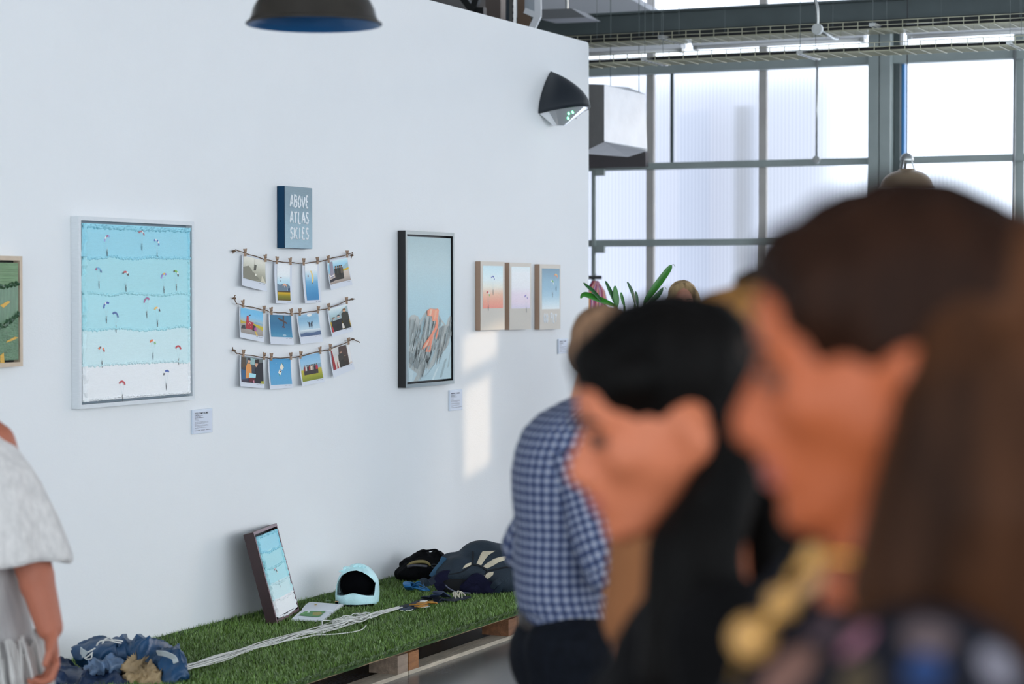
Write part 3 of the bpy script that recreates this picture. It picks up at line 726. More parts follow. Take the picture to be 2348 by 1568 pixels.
def letters(root, text, x, z, h, pitch, y, stroke, m, thick):
    for i, ch_ in enumerate(text):
        if ch_ == ' ': continue
        mb = MB()
        for st_ in LET[ch_]:
            pts = spline([(x + i * pitch + u * pitch * 1.18, 0, z + v * h) for u, v in st_], 5)
            n = len(pts); rr = [stroke * (1 + .25 * math.sin(k * 1.3 + i)) * (.75 if k in (0, n - 1) else 1) for k in range(n)]
            mb.tube(pts, rr, 8)
        mb.v = [(vx, y + min(0.0, vy) * thick, vz) for vx, vy, vz in mb.v]
        mb.build('letter', m, root, smooth=True)

def sky_sign():
    D_ = .045
    r, W, H, loc = art('lettered_canvas', 'small slate blue canvas lettered ABOVE ATLAS SKIES above the photo strings', [(652.5, 428.5), (716.5, 429), (715.5, 568.5), (652.5, 571)], D_)
    MB().box((0, -D_ + .002, 0), (W, -.001, H)).build('canvas_side', mat('deep_blue_canvas', '#0d3a58', .6, spec=.2), r, bevel=.003)
    p = Pic(-D_, .0006); p.grad(.001, .001, W - .001, H - .001, [obs('#8fadbf'), obs('#8aa7b8'), obs('#7791a2'), obs('#768d9b')]); cf = p.build('canvas_face', r, mat_print('brushed_canvas', .6, .3, (30, 30, 500)))
    m = mat('white_impasto', '#eef0f2', .45)
    for txt, ya, yb in (('ABOVE', 451, 474), ('ATLAS', 488, 511), ('SKIES', 523.5, 547)):
        xa, zb_ = loc(665, yb); xb, zt_ = loc(708, ya)
        letters(cf, txt, xa, zb_, zt_ - zb_, (xb - xa) / 4.85, -D_, .0054, m, .9)
sky_sign()

# ---- framed mountain ------------------------------------------------------------------------
def mountain():
    D_ = .05
    r, W, H, loc = art('mountain_painting', 'tall grey blue mountain painting with coral peak in black frame', [(930, 527.5), (1042.5, 535), (1041.5, 881), (930, 888)], D_)
    fw = .02; frame_box(r, W, H, D_, fw, mat('black_wood_frame', '#121213', .4), mat('pewter_frame_front', '#7b8688', .35, metal=.3))
    MB().box((fw, -.008, fw), (W - fw, -.002, H - fw)).build('backing_board', M_dark, r)
    a, b, lo, hi = fw + .012, W - fw - .012, fw + .012, H - fw - .012; yf = -(D_ - .008)
    MB().box((a, yf, lo), (b, -.008, hi)).build('canvas', mat('navy_canvas_edge', '#141d30', .6), r)
    def C(cx, cy): return loc(860 + cx / 3.408, 500 + cy / 3.408, D_ - .008)
    p = Pic(yf, .00016); p.grad(a, lo, b, hi, [obs('#a9c0cc'), obs('#9fb9c4'), obs('#9cc0cf'), obs('#a0c2d0'), obs('#a8c2cc'), obs('#9bb5be')])
    def clampx(q): return (min(max(q[0], a), b), min(max(q[1], lo), hi))
    def po(pts, c): p.poly([clampx(C(*q)) for q in pts][::-1], obs(c))
    po([(262, 785), (285, 758), (310, 755), (335, 768), (352, 800), (375, 760), (402, 722), (432, 705), (490, 705), (500, 762), (525, 800), (555, 838), (572, 780), (590, 762), (612, 765), (612, 890), (590, 920), (565, 1000), (520, 1090), (492, 1148), (482, 1105), (455, 1150), (415, 1188), (405, 1160), (372, 1215), (335, 1285), (300, 1288), (330, 1215), (262, 1165)], '#a2abad')
    mp = [C(*q) for q in [(262, 785), (310, 755), (352, 800), (402, 722), (432, 705), (490, 705), (525, 800), (555, 838), (590, 762), (612, 765), (612, 890), (565, 1000), (492, 1148), (415, 1188), (335, 1285), (300, 1288), (330, 1215), (262, 1165)]]
    def inside(x, z):
        k = False
        for (x0, z0), (x1, z1) in zip(mp, mp[1:] + mp[:1]):
            if (z0 > z) != (z1 > z) and x < (x1 - x0) * (z - z0) / (z1 - z0) + x0: k = not k
        return k
    for pts, c in (([(262, 800), (300, 790), (340, 860), (330, 960), (262, 1000)], '#8c989b'), ([(372, 790), (400, 740), (392, 830), (350, 960), (330, 980)], '#8aa7b3'), ([(395, 800), (410, 770), (385, 900), (362, 950)], '#9fb9c4'),
                   ([(500, 830), (540, 845), (520, 930), (490, 1040), (478, 1090)], '#747f83'), ([(560, 850), (600, 830), (600, 880), (565, 960), (540, 1020)], '#79868a'), ([(262, 1040), (330, 1080), (380, 1100), (330, 1180), (262, 1130)], '#7b868a'),
                   ([(505, 800), (535, 830), (500, 865)], '#a3c0cb'), ([(440, 1040), (470, 1030), (430, 1130), (410, 1150)], '#95aeb9'), ([(262, 1180), (300, 1200), (285, 1290), (262, 1285)], '#b3c8d2'), ([(420, 1200), (612, 960), (612, 1270), (350, 1290)], '#a5c0cc'), ([(540, 1110), (560, 1090), (520, 1240), (500, 1250)], '#8ba3ad'), ([(590, 1010), (605, 1000), (575, 1160), (560, 1170)], '#90a8b2'), ([(470, 1190), (500, 1150), (455, 1280), (440, 1285)], '#bcd0d9')):
        po(pts, c)
    rs = random.Random(12); xs_ = [q[0] for q in mp]; zs_ = [q[1] for q in mp]
    for _ in range(420):
        x, z = rs.uniform(min(xs_), max(xs_)), rs.uniform(min(zs_), max(zs_)); l = rs.uniform(.03, .12); x2, z2 = x - l * .42, z - l
        if inside(x, z) and inside(x2, z2): p.n = 16; p.line([clampx((x, z)), clampx(((x + x2) / 2 + .004, (z + z2) / 2)), clampx((x2, z2))], rs.uniform(.0015, .006), obs(rs.choice(('#8f9a9c', '#98a2a5', '#b0babc', '#a9bec8', '#878f92', '#b6c6cc'))))
    p.n = 20
    for pts, c in (([(405, 722), (425, 706), (470, 712), (484, 706), (495, 716), (490, 770), (478, 800), (445, 806), (440, 768), (405, 764)], '#ee8f75'), ([(478, 780), (490, 800), (488, 850), (470, 880), (440, 935), (405, 1000), (362, 1026), (378, 985), (425, 920), (462, 855)], '#ea8468'), ([(484, 860), (491, 865), (488, 905), (474, 948), (467, 940)], '#ea8468'), ([(440, 930), (452, 925), (436, 990), (428, 1046), (388, 1044), (398, 1022)], '#e8856a'),
                   ([(425, 712), (445, 712), (432, 760), (418, 758)], '#f7b39b'), ([(462, 722), (482, 716), (468, 780), (452, 795)], '#f3a287'), ([(385, 990), (420, 945), (410, 985), (380, 1015)], '#f5b09a'), ([(408, 1010), (425, 985), (418, 1030), (402, 1036)], '#8f9a9c')):
        po(pts, c)
    p.build('painted_mountain', r, mat_print('streaked_paint', .55, .3, (120, 60, 500)))
mountain()

# ---- three small linen canvases --------------------------------------------------------------
def linen(corners, img, cols, chutes, label, text=None):
    D_ = .036; r, W, H, loc = art('linen_canvas', label, corners, D_, group='small linen canvases')
    MB().box((0, -D_ + .001, 0), (W, -.001, H)).build('canvas_side', mat('brown_linen_edge', obs('#7d6a5d', .55), .8, bump=.3, bscale=400), r, bevel=.003)
    p = Pic(-D_, .0004); p.poly([(0, 0), (W, 0), (W, H), (0, H)], obs('#cbc9c5')); cf = p.build('canvas_face', r, mat_print('raw_linen', .85, .5, (700, 700, 700)))
    q = [loc(*c) for c in img]; x0, x1, z0, z1 = (q[0][0] + q[3][0]) / 2, (q[1][0] + q[2][0]) / 2, (q[2][1] + q[3][1]) / 2, (q[0][1] + q[1][1]) / 2
    p2 = Pic(-D_ - .0008, .0004); p2.grad(x0, z0, x1, z1, [obs(c) for c in cols]); p2.build('painted_sky', r, mat_print('soft_paint', .6, .2, (60, 60, 300)))
    for px, py, c, ln, dr in chutes: parachute(r, loc(px, py), -D_ - .0018, .029, ch(c), ln, dr)
    if text:
        xa, zb_ = loc(1247, 739.5); xb, zt_ = loc(1276.5, 719)
        letters(cf, text, xa, zb_, zt_ - zb_, (xb - xa) / 5.8, -D_, .006, mat('white_impasto', '#eef0f2', .45), .7)
def c8(x, y): return (1080 + x / 6.273, 580 + y / 6.273)
linen([c8(138, 118), c8(487, 128), c8(480, 1105), c8(134, 1110)], [c8(168, 182), c8(460, 187), c8(455, 793), c8(168, 796)], ['#e58a7c', '#ec9b87', '#edb6a0', '#e3ddd6', '#d2e3e9', '#c8e0ea', '#bcd9e6'],
      [(c8(312, 352)[0], c8(312, 352)[1], 'BWBBWB', -.25, 3.2), (c8(245, 580)[0], c8(245, 580)[1], 'RRWG', -.45, 3.1)], 'linen canvas with a blue to coral sunset and two parachutes')
linen([c8(552, 140), c8(866, 142), c8(862, 1092), c8(552, 1108)], [c8(578, 198), c8(852, 197), c8(845, 798), c8(578, 797)], ['#cfcbe2', '#dcd0e2', '#e3d3e4', '#e5e0ea', '#e4e8ee', '#dfe8f0', '#d3e3ee'],
      [(c8(790, 628)[0], c8(790, 628)[1], 'VVWV', -.3, 3.0)], 'linen canvas with a pale lilac sky and one parachute')
linen([c8(990, 158), c8(1292, 172), c8(1282, 1092), c8(982, 1100)], [c8(1020, 217), c8(1274, 232), c8(1270, 806), c8(1016, 806)], ['#d6e3ea', '#bdd5e3', '#9dc1d6', '#8db4cc', '#86adc5', '#799eb6', '#6d8ea6'],
      [(c8(1220, 322)[0], c8(1220, 322)[1], 'OYYO', -.2, 3.0), (c8(1168, 415)[0], c8(1168, 415)[1], 'WGGW', -.4, 3.0)], 'linen canvas with a slate blue sky lettered GO FLY', 'GO FLY')

# ---- printed labels -----------------------------------------------------------------------------
def text_mesh(txt, x, z, h, wid, y, m, root, name):
    cu = bpy.data.curves.new(name, 'FONT'); cu.body = txt; cu.size = 1.0; cu.offset = .018
    t = bpy.data.objects.new('text_tmp', cu); COL.objects.link(t)
    dg = bpy.context.evaluated_depsgraph_get(); me = bpy.data.meshes.new_from_object(t.evaluated_get(dg))
    bpy.data.objects.remove(t); bpy.data.curves.remove(cu)
    xs = [v.co.x for v in me.vertices]; ys = [v.co.y for v in me.vertices]
    for v in me.vertices: v.co = Vector((x + (v.co.x - min(xs)) / (max(xs) - min(xs)) * wid, y, z + (v.co.y - min(ys)) / (max(ys) - min(ys)) * h))
    me.materials.clear(); me.materials.append(m); me.name = name
    return link(bpy.data.objects.new(name, me), root)
M_ink = mat('black_ink', '#22242c', .6); M_inkg = mat('grey_ink', '#6d7280', .6)
def label_card(corners, label, head, seed):
    D_ = .010; r, W, H, loc = art('wall_label', label, corners, D_, cat='label', group='printed labels beside the pictures')
    MB().box((0, -D_, 0), (W, -.001, H)).build('acrylic_sheet', mat('clear_label', '#ccd5e2', .2), r, bevel=.001)
    MB().box((W * .03, -D_ - .0006, H * .02), (W * .97, -D_ + .002, H * .93)).build('card', mat('white_card', '#d5dbe8', .5), r)
    y = -D_ - .0012; rd = random.Random(seed)
    if head: text_mesh(head, W * .09, H * .80, H * .075, W * .68, y, M_ink, r, 'heading')
    p = Pic(y, 0); rows = [(.735, .42, '#3a3d48'), (.69, .30, '#3a3d48'), (.645, .44, '#3a3d48'), (.58, .2, '#7d8290'), (.54, .2, '#7d8290')] + [(.475 - .035 * k, w, '#7d8290') for k, w in enumerate((.68, .7, .52))] + [(.34, .68, '#7d8290'), (.305, .7, '#7d8290'), (.24, .68, '#7d8290'), (.20, .2, '#7d8290')] + [(.13, .26, '#4a4e5a'), ]
    for v, wd2, c in rows:
        x = .09
        while x < .09 + wd2:
            l = rd.uniform(.03, .09); e = min(x + l, .09 + wd2); h = .016 if c == '#7d8290' else .022
            p.poly([(W * x, H * v), (W * e, H * v), (W * e, H * (v + h)), (W * x, H * (v + h))], obs(c), False); x = e + .014
    for x0, x1 in ((.4, .6), (.64, .92)): p.poly([(W * x0, H * .135), (W * x1, H * .135), (W * x1, H * .152), (W * x0, H * .152)], obs('#4a4e5a'), False)
    if not head:
        for k, (x0, x1) in enumerate(((.09, .20), (.21, .31), (.33, .41), (.48, .52), (.56, .66), (.67, .76))): p.poly([(W * x0, H * .80), (W * x1, H * .80), (W * x1, H * .86), (W * x0, H * .86)], obs('#50556a'), False)
    p.build('text_lines', r)
label_card([(442, 939), (487.5, 936.5), (487, 991.5), (442, 995.5)], 'printed label headed WELCOME HOME below the striped painting', 'WELCOME HOME', 1)
label_card([(1031.5, 895), (1060, 891.5), (1060.5, 939.5), (1031.5, 941.5)], 'small printed label below the mountain painting', None, 2)
label_card([(1281, 777), (1303, 776), (1303, 810), (1281, 811)], 'small printed label below the linen canvas lettered GO FLY', None, 3)

# ---- photo strings ----------------------------------------------------------------------------------
def cA(x, y): return (520 + x / 7.3375, 560 + y / 7.3375)
def cB(x, y): return (520 + x / 6.82, 670 + y / 6.82)
M_twine = mat('brown_twine', '#6b5340', .9, var=.2, vscale=200)
def twine(pts, fn, label):
    ps = spline([onY(*fn(x, y), WALL_Y - .022) for x, y in pts], 4)
    ps = [p + Vector((0, .002 * math.sin(i * .9), .0015 * math.sin(i * 1.9))) for i, p in enumerate(ps)]
    t = MB().tube(ps, .0024, 6); o = t.build('twine', M_twine, smooth=True)
    for q in (pts[1], pts[-2]):
        e = onY(*fn(*q), WALL_Y - .012); MB().ell(e, (.006, .011, .006), seg=10, rings=6).build('knot', M_twine, o, smooth=True)
    return tag(o, label, 'twine', 'twine strings of photos')
twine([(105, 155), (120, 118), (165, 95), (320, 155), (660, 255), (830, 290), (1115, 310), (1280, 318), (1560, 290), (1700, 255), (2040, 170), (2120, 140), (2105, 185), (2098, 228)], cA, 'brown twine sagging below the lettered canvas, topmost of three')
twine([(135, 50), (118, 95), (150, 165), (245, 205), (580, 275), (690, 310), (910, 322), (1010, 335), (1140, 325), (1430, 285), (1590, 245), (1870, 140), (1960, 108), (2005, 105)], cB, 'brown twine sagging between two others, holding four photos')
twine([(90, 860), (110, 910), (155, 950), (215, 965), (585, 1020), (690, 1030), (1000, 1020), (1150, 1000), (1455, 925), (1620, 890), (1900, 770), (1970, 735), (2075, 785)], cB, 'brown twine sagging lowest, with the lowest four photos')

M_paper = mat('glossy_photo_paper', '#dfe2ea', .7, spec=.2)
H_ = lambda h: obs(h)
def photo(corners, fn, box, draw, label, curl=.02):
    c = [onY(*fn(x, y), WALL_Y - .020) for x, y in corners]; o0 = (c[0] + c[1] + c[2] + c[3]) / 4
    t = thing('instant_photo', label, 'photo', (o0.x, WALL_Y, o0.z), group='photos clipped to the twine')
    L = [(q.x - o0.x, q.z - o0.z) for q in c]
    def place(u, v, y):
        top = (L[0][0] + (L[1][0] - L[0][0]) * u, L[0][1] + (L[1][1] - L[0][1]) * u); bot = (L[3][0] + (L[2][0] - L[3][0]) * u, L[3][1] + (L[2][1] - L[3][1]) * u)
        return (bot[0] + (top[0] - bot[0]) * v, y - curl * (1 - v) ** 1.5 + .006 * math.sin(PI * u) * (1 - v), bot[1] + (top[1] - bot[1]) * v)
    n = 8; mb = MB(); vs = [place(i / n, j / n, -.016) for j in range(n + 1) for i in range(n + 1)]; vs += [(x, y + .0012, z) for x, y, z in vs]; N = (n + 1) ** 2
    f = [(j * (n + 1) + i, j * (n + 1) + i + 1, (j + 1) * (n + 1) + i + 1, (j + 1) * (n + 1) + i) for j in range(n) for i in range(n)]
    rim = [i for i in range(n + 1)] + [(j) * (n + 1) + n for j in range(1, n + 1)] + [n * (n + 1) + i for i in range(n - 1, -1, -1)] + [j * (n + 1) for j in range(n - 1, 0, -1)]
    f2 = [tuple(k + N for k in reversed(q)) for q in f] + [(rim[k], rim[k] + N, rim[(k + 1) % len(rim)] + N, rim[(k + 1) % len(rim)]) for k in range(len(rim))]
    mb.raw(vs, f + f2).build('paper', M_paper, t, smooth=False)
    u0, u1, v0, v1 = box
    class Sub(Pic):
        pass
    p = Sub(-.017, .00018, lambda u, v, y: place(u0 + (u1 - u0) * min(max(u, 0), 1), v0 + (v1 - v0) * min(max(v, 0), 1), y))
    draw(p); p.build('picture', t, mat_print('glossy_print', .75))
    q = Pic(-.0172, 0, place)
    for x in (.70, .74, .82, .86, .90): q.poly([(x, v0 - .045), (x + .03, v0 - .045), (x + .03, v0 - .028), (x, v0 - .028)], obs('#8c8f9a'), False)
    q.build('date_print', t)
def sky(p, cols, nx=4): p.grad(0, 0, 1, 1, [H_(c) for c in cols], nx)
def sub(p, z0, z1, cols): p.grad(0, z0, 1, z1, [H_(c) for c in cols], 4)
def person_fig(p, x, z, h, w, top, leg, skin='#a07a64', hair='#2a2523'):
    p.poly([(x - w * .45, z), (x + w * .45, z), (x + w * .5, z + h * .5), (x - w * .5, z + h * .5)], H_(leg))
    p.poly([(x - w * .55, z + h * .42), (x + w * .55, z + h * .42), (x + w * .5, z + h * .78), (x + w * .2, z + h * .84), (x - w * .2, z + h * .84), (x - w * .5, z + h * .78)], H_(top))
    p.ell((x, z + h * .91), (w * .24, h * .085), H_(skin), 10); p.poly([(x - w * .26, z + h * .92), (x + w * .26, z + h * .92), (x + w * .18, z + h * 1.0), (x - w * .18, z + h * 1.0)], H_(hair))
def ph1(p):
    sky(p, ['#8b8b80', '#9a9a8c', '#b4b5a8', '#c9cbc2', '#d8d9d3'])
    p.poly([(0, 0), (.5, 0), (.75, .12), (.45, .4), (.25, .62), (0, .5)], H_('#7d7d72')); p.poly([(0, .05), (.2, .1), (.22, .25), (.05, .35), (0, .3)], H_('#9c8f86')); p.poly([(.8, .02), (1, 0), (.84, .3)], H_('#c4c2b2')); p.poly([(.1, .55), (.4, .68), (.15, .72)], H_('#c5c6bd'))
    p.poly([(.48, .45), (.58, .47), (.6, .72), (.5, .72)], H_('#55554f')); p.ell((.57, .28), (.04, .05), H_('#d8d9d2')); p.line([(.52, .72), (.5, .95)], .012, H_('#8a8a80'))
def ph2(p):
    sky(p, ['#6f95b8', '#9cc2d9', '#a6cbe0', '#b3d3e5', '#d8e5ee', '#eef2f5', '#f2f4f6']); p.poly([(0, .22), (1, .22), (1, .38), (.8, .46), (.6, .40), (.45, .44), (.2, .42), (0, .45)], H_('#64788c')); p.poly([(.3, .24), (1, .24), (1, .34), (.6, .3)], H_('#38506e'))
    sub(p, 0, .24, ['#5f4b1c', '#6b6a1d', '#7f7a1e', '#b99a1a', '#d1aa22']); p.poly([(0, .22), (1, .22), (1, .25), (0, .25)], H_('#4a3d2a'))
    p.poly([(.2, .58), (.3, .63), (.42, .59), (.3, .6)], H_('#7a4a4c')); p.line([(.28, .54), (.28, .5)], .03, H_('#4a4a52')); p.poly([(.42, .40), (.55, .46), (.75, .42), (.72, .37), (.58, .42), (.45, .37)], H_('#d6a389')); p.line([(.58, .4), (.55, .24)], .04, H_('#b5c0cc')); p.line([(.75, .38), (.8, .25)], .05, H_('#9fb3c6'))
def ph3(p):
    sky(p, ['#3f7fb2', '#4286b8', '#4f92c2', '#6fa9cf', '#b0cfe2', '#eaf1f6', '#f4f6f8']); p.poly([(.42, .80), (.52, .80), (.68, .66), (.68, .54), (.6, .47), (.52, .45), (.56, .6), (.5, .72)], H_('#e0c88c')); p.poly([(.52, .45), (.64, .5), (.56, .43)], H_('#3c4450')); p.ell((.24, .66), (.05, .035), H_('#8a7f84'))
def ph4(p):
    sky(p, ['#b6a9a0', '#bdb2a8', '#a3bfd4', '#8dc0dc', '#9acae2', '#c4dfec']); sub(p, 0, .45, ['#8f8580', '#b7ada6', '#c2b8b0']); p.poly([(.55, .47), (1, .52), (1, .82), (.8, .7), (.6, .6)], H_('#93b3c0')); p.poly([(.58, .44), (1, .48), (1, .58), (.6, .52)], H_('#c9ae3c'))
    p.poly([(.06, .25), (.26, .3), (.24, .98), (.08, .98)], H_('#8d8b9c')); p.poly([(.1, .4), (.14, .4), (.13, .95), (.1, .95)], H_('#4f4d63')); p.poly([(0, .08), (.4, .16), (.4, .28), (0, .2)], H_('#2d2c35')); p.poly([(0, .3), (.25, .36), (.22, .42), (0, .42)], H_('#d5d2d4'))
    for x, t in ((.36, '#2e3130'), (.46, '#3a3f38'), (.55, '#30322e'), (.64, '#5a5148')): person_fig(p, x, .13, .62, .13, t, '#33322f')
def ph5(p):
    sky(p, ['#8c8784', '#9a9491', '#9b9592', '#a6b4b8', '#7fb9dc', '#6fb4de', '#76b9e0']); p.poly([(0, .36), (.4, .44), (0, .5)], H_('#b0a142')); p.poly([(.55, .42), (1, .22), (1, .38), (.6, .46)], H_('#b6a93a')); p.poly([(.5, .46), (1, .44), (1, .5), (.7, .54)], H_('#7fa6c0'))
    p.poly([(.7, 0), (.78, 0), (.64, .26), (.6, .26)], H_('#c9ab5e')); p.poly([(.24, .2), (.54, .2), (.6, .5), (.26, .52)], H_('#a3303a')); p.poly([(.26, .5), (.38, .5), (.36, .72), (.28, .72)], H_('#b13c42')); p.line([(.36, .72), (.44, .78)], .03, H_('#3a2c34')); p.ell((.42, .38), (.06, .1), H_('#d8b8bc')); p.ell((.42, .38), (.035, .065), H_('#a3303a'))
    p.poly([(0, .16), (.22, .18), (.2, .34), (.08, .3)], H_('#3a3a40')); p.poly([(.54, .16), (.7, .16), (.68, .36), (.56, .4)], H_('#3e3038')); p.ell((.66, .24), (.05, .08), H_('#a05090'))
def ph6(p):
    sky(p, ['#4d8cae', '#3d7ea5', '#35739c', '#2f6a92', '#356f94', '#3c6f90']); p.poly([(.36, .86), (.42, .88), (.82, .66), (.78, .6), (.42, .78)], H_('#4c4347')); p.poly([(.6, .98), (.66, .98), (.66, .5), (.62, .5)], H_('#4a4246')); p.poly([(.55, .45), (.68, .42), (.7, .48), (.57, .51)], H_('#5a4144')); p.ell((.65, .08), (.08, .05), H_('#8fb0c4'))
def ph7(p):
    sky(p, ['#c9d8e2', '#b9cfdd', '#a9c6d9', '#8db5d0', '#7fabca', '#8fb6d2']); sub(p, 0, .3, ['#46587c', '#5f7390', '#a7b7c6', '#d3dde6']); p.poly([(.0, .1), (.3, .18), (.6, .12), (1, .2), (1, .04), (0, .02)], H_('#4f6385')); p.ell((.55, .95), (.12, .07), H_('#e3dfe0'))
    for x in (.52, .62): p.poly([(x - .035, .42), (x + .035, .42), (x + .04, .58), (x - .04, .58)], H_('#3b4150')); p.line([(x, .42), (x - .01, .33)], .025, H_('#3b4150')); p.ell((x, .61), (.022, .03), H_('#5a5358'), 8)
    p.line([(.49, .57), (.43, .66)], .02, H_('#3b4150')); p.line([(.65, .57), (.70, .67)], .02, H_('#3b4150'))
def ph8(p):
    sky(p, ['#4a4630', '#8a7a2e', '#c9a82e', '#a9b7a0', '#9db9c4', '#b7cdd8', '#d3e0e6']); p.poly([(0, .6), (.4, .62), (.7, .82), (1, .95), (1, .5), (0, .45)], H_('#93a9b2')); sub(p, .0, .45, ['#5e5420', '#c0a02a', '#c7aa3a'])
    for x, h, w in ((.2, .62, .3), (.46, .66, .3)): person_fig(p, x, 0, h, w, '#25252a', '#1f2024', '#c0a498', '#3b3c42')
    person_fig(p, .8, 0, .86, .34, '#33362f', '#2a2c28', '#c49a7c', '#7a5b3c'); p.poly([(0, 0), (.08, 0), (.06, .25), (0, .25)], H_('#a8323c')); p.poly([(.55, .05), (.68, .05), (.64, .25), (.57, .25)], H_('#c9c6c4'))
def ph9(p):
    sky(p, ['#3b2f3a', '#3f4a63', '#2d3a4e', '#3c3f46', '#5d6468', '#6e7c80']); p.poly([(.42, .72), (.72, .72), (.72, .95), (.42, .98)], H_('#8fb0b4')); p.poly([(0, .55), (.2, .6), (.22, .95), (0, .95)], H_('#4e463e'))
    p.poly([(0, .1), (.25, .15), (.22, .45), (0, .5)], H_('#2f5a82')); p.poly([(.2, .15), (.5, .2), (.48, .62), (.42, .74), (.28, .74), (.22, .6)], H_('#cf8f52')); p.ell((.36, .84), (.06, .085), H_('#caa088')); p.poly([(.29, .87), (.43, .87), (.41, .96), (.31, .96)], H_('#33303a'))
    p.poly([(.6, 0), (1, 0), (1, .85), (.78, .8), (.66, .55)], H_('#23252e')); p.ell((.7, .74), (.07, .1), H_('#c39a84')); p.poly([(.62, .78), (.82, .8), (.8, .95), (.64, .93)], H_('#2c2526')); p.line([(.84, .62), (.82, .4), (.8, .2), (.78, .02)], .05, H_('#c3c94a')); p.poly([(.35, .2), (.66, .22), (.68, .36), (.38, .38)], H_('#9cd0e0')); p.poly([(.35, .02), (.6, .05), (.62, .2), (.35, .18)], H_('#5a2430')); p.poly([(.54, .02), (.6, .02), (.58, .14), (.52, .12)], H_('#d69ab0')); p.poly([(.86, 0), (1, 0), (1, .12), (.88, .1)], H_('#9a9a3c'))
def ph10(p):
    sky(p, ['#5a9cc6', '#559ac8', '#4f97c8', '#4c95c6', '#4690c2']); p.poly([(.48, .62), (.56, .82), (.68, .66), (.6, .55)], H_('#dcd6c8')); p.poly([(.56, .82), (.62, .80), (.69, .7), (.68, .66)], H_('#4f7f8a')); p.poly([(.4, .46), (.48, .6), (.58, .5), (.5, .36)], H_('#dfdad0')); p.poly([(.42, .42), (.5, .34), (.46, .3)], H_('#4f8f8a')); p.ell((.52, .5), (.035, .03), H_('#4a4a50')); p.ell((.3, .82), (.02, .015), H_('#c9dce8'))
def ph11(p):
    sky(p, ['#7d8a2c', '#8f9632', '#b1a83a', '#a3bccb', '#8fb8d6', '#86b5d8', '#7fb0d6']); sub(p, 0, .44, ['#6f7a26', '#8a9230', '#a59e36', '#b5ad46']); p.poly([(.55, .44), (1, .44), (1, .62), (.85, .6), (.72, .5)], H_('#7f9fb4'))
    for x, t in ((.18, '#7a3436'), (.26, '#c4c2c6'), (.34, '#2c2c30'), (.42, '#8a3a36'), (.5, '#c9bfb6'), (.57, '#a89a92'), (.65, '#34383c'), (.74, '#a8324a')): person_fig(p, x, .24, .38, .10, t, '#3c3638')
def ph12(p):
    sky(p, ['#c3bcb8', '#c9c4c0', '#b9bcc0', '#c4c9cd']); p.poly([(.38, 0), (.86, 0), (.84, .98), (.42, .98)], H_('#4a3b38')); p.poly([(.55, .35), (.78, .35), (.76, .82), (.58, .82)], H_('#b04a48'));
    for x in (.61, .69): p.poly([(x, .35), (x + .035, .35), (x + .03, .82), (x, .82)], H_('#d9cfcb'))
    p.poly([(.55, .66), (.66, .66), (.66, .84), (.57, .84)], H_('#3f4a70')); p.poly([(.86, .1), (1, .1), (1, .95), (.86, .95)], H_('#d3d5da')); p.poly([(.9, .2), (1, .25), (1, .7), (.92, .65)], H_('#6f9cc0')); p.poly([(0, 0), (.16, 0), (.06, .85), (0, .95)], H_('#8f2830')); p.poly([(.22, 0), (.3, 0), (.26, .36)], H_('#a33a40'))
    person_fig(p, .5, 0, .78, .26, '#3a3734', '#2e2c2a', '#a58472', '#5a4a40'); person_fig(p, .7, 0, .55, .2, '#3b332e', '#302a28', '#7a6658', '#3b332e')
PH = [
 (cA, [(275, 170), (675, 265), (630, 795), (212, 690)], (.05, .97, .25, .97), ph1, 'hazy grey'), (cA, [(815, 290), (1110, 300), (1065, 1000), (782, 988)], (.14, .88, .07, .97), ph2, 'tall paraglider over yellow field'), (cA, [(1280, 310), (1565, 295), (1550, 980), (1275, 992)], (.14, .88, .07, .97), ph3, 'tall yellow canopy in blue sky'), (cA, [(1690, 275), (2040, 200), (2070, 680), (1710, 772)], (.03, .97, .18, .95), ph4, 'group beside a grey tower'),
 (cB, [(212, 215), (590, 290), (540, 780), (168, 705)], (.04, .97, .17, .96), ph5, 'red banner on the road'), (cB, [(668, 330), (1025, 345), (1010, 822), (645, 808)], (.05, .97, .24, .96), ph6, 'dark aeroplane from below'), (cB, [(1105, 345), (1445, 300), (1465, 775), (1118, 812)], (.05, .97, .24, .96), ph7, 'two jumpers over clouds'), (cB, [(1580, 262), (1890, 170), (1935, 610), (1612, 705)], (.05, .97, .16, .97), ph8, 'three friends in a yellow field'),
 (cB, [(220, 980), (585, 1035), (545, 1500), (172, 1468)], (.05, .97, .14, .98), ph9, 'man in an orange jacket'), (cB, [(660, 1025), (1015, 1025), (995, 1495), (638, 1515)], (.05, .97, .13, .98), ph10, 'white canopy on plain blue'), (cB, [(1135, 1005), (1470, 930), (1490, 1400), (1140, 1468)], (.05, .97, .13, .98), ph11, 'row of people in grass'), (cB, [(1610, 880), (1920, 790), (1960, 1200), (1632, 1340)], (.06, .97, .24, .98), ph12, 'man before red striped flag')]
for fn, c, box, dr, d in PH: photo(c, fn, box, dr, 'instant photo showing %s' % ('a ' + d + ' landscape' if d == 'hazy grey' else d))
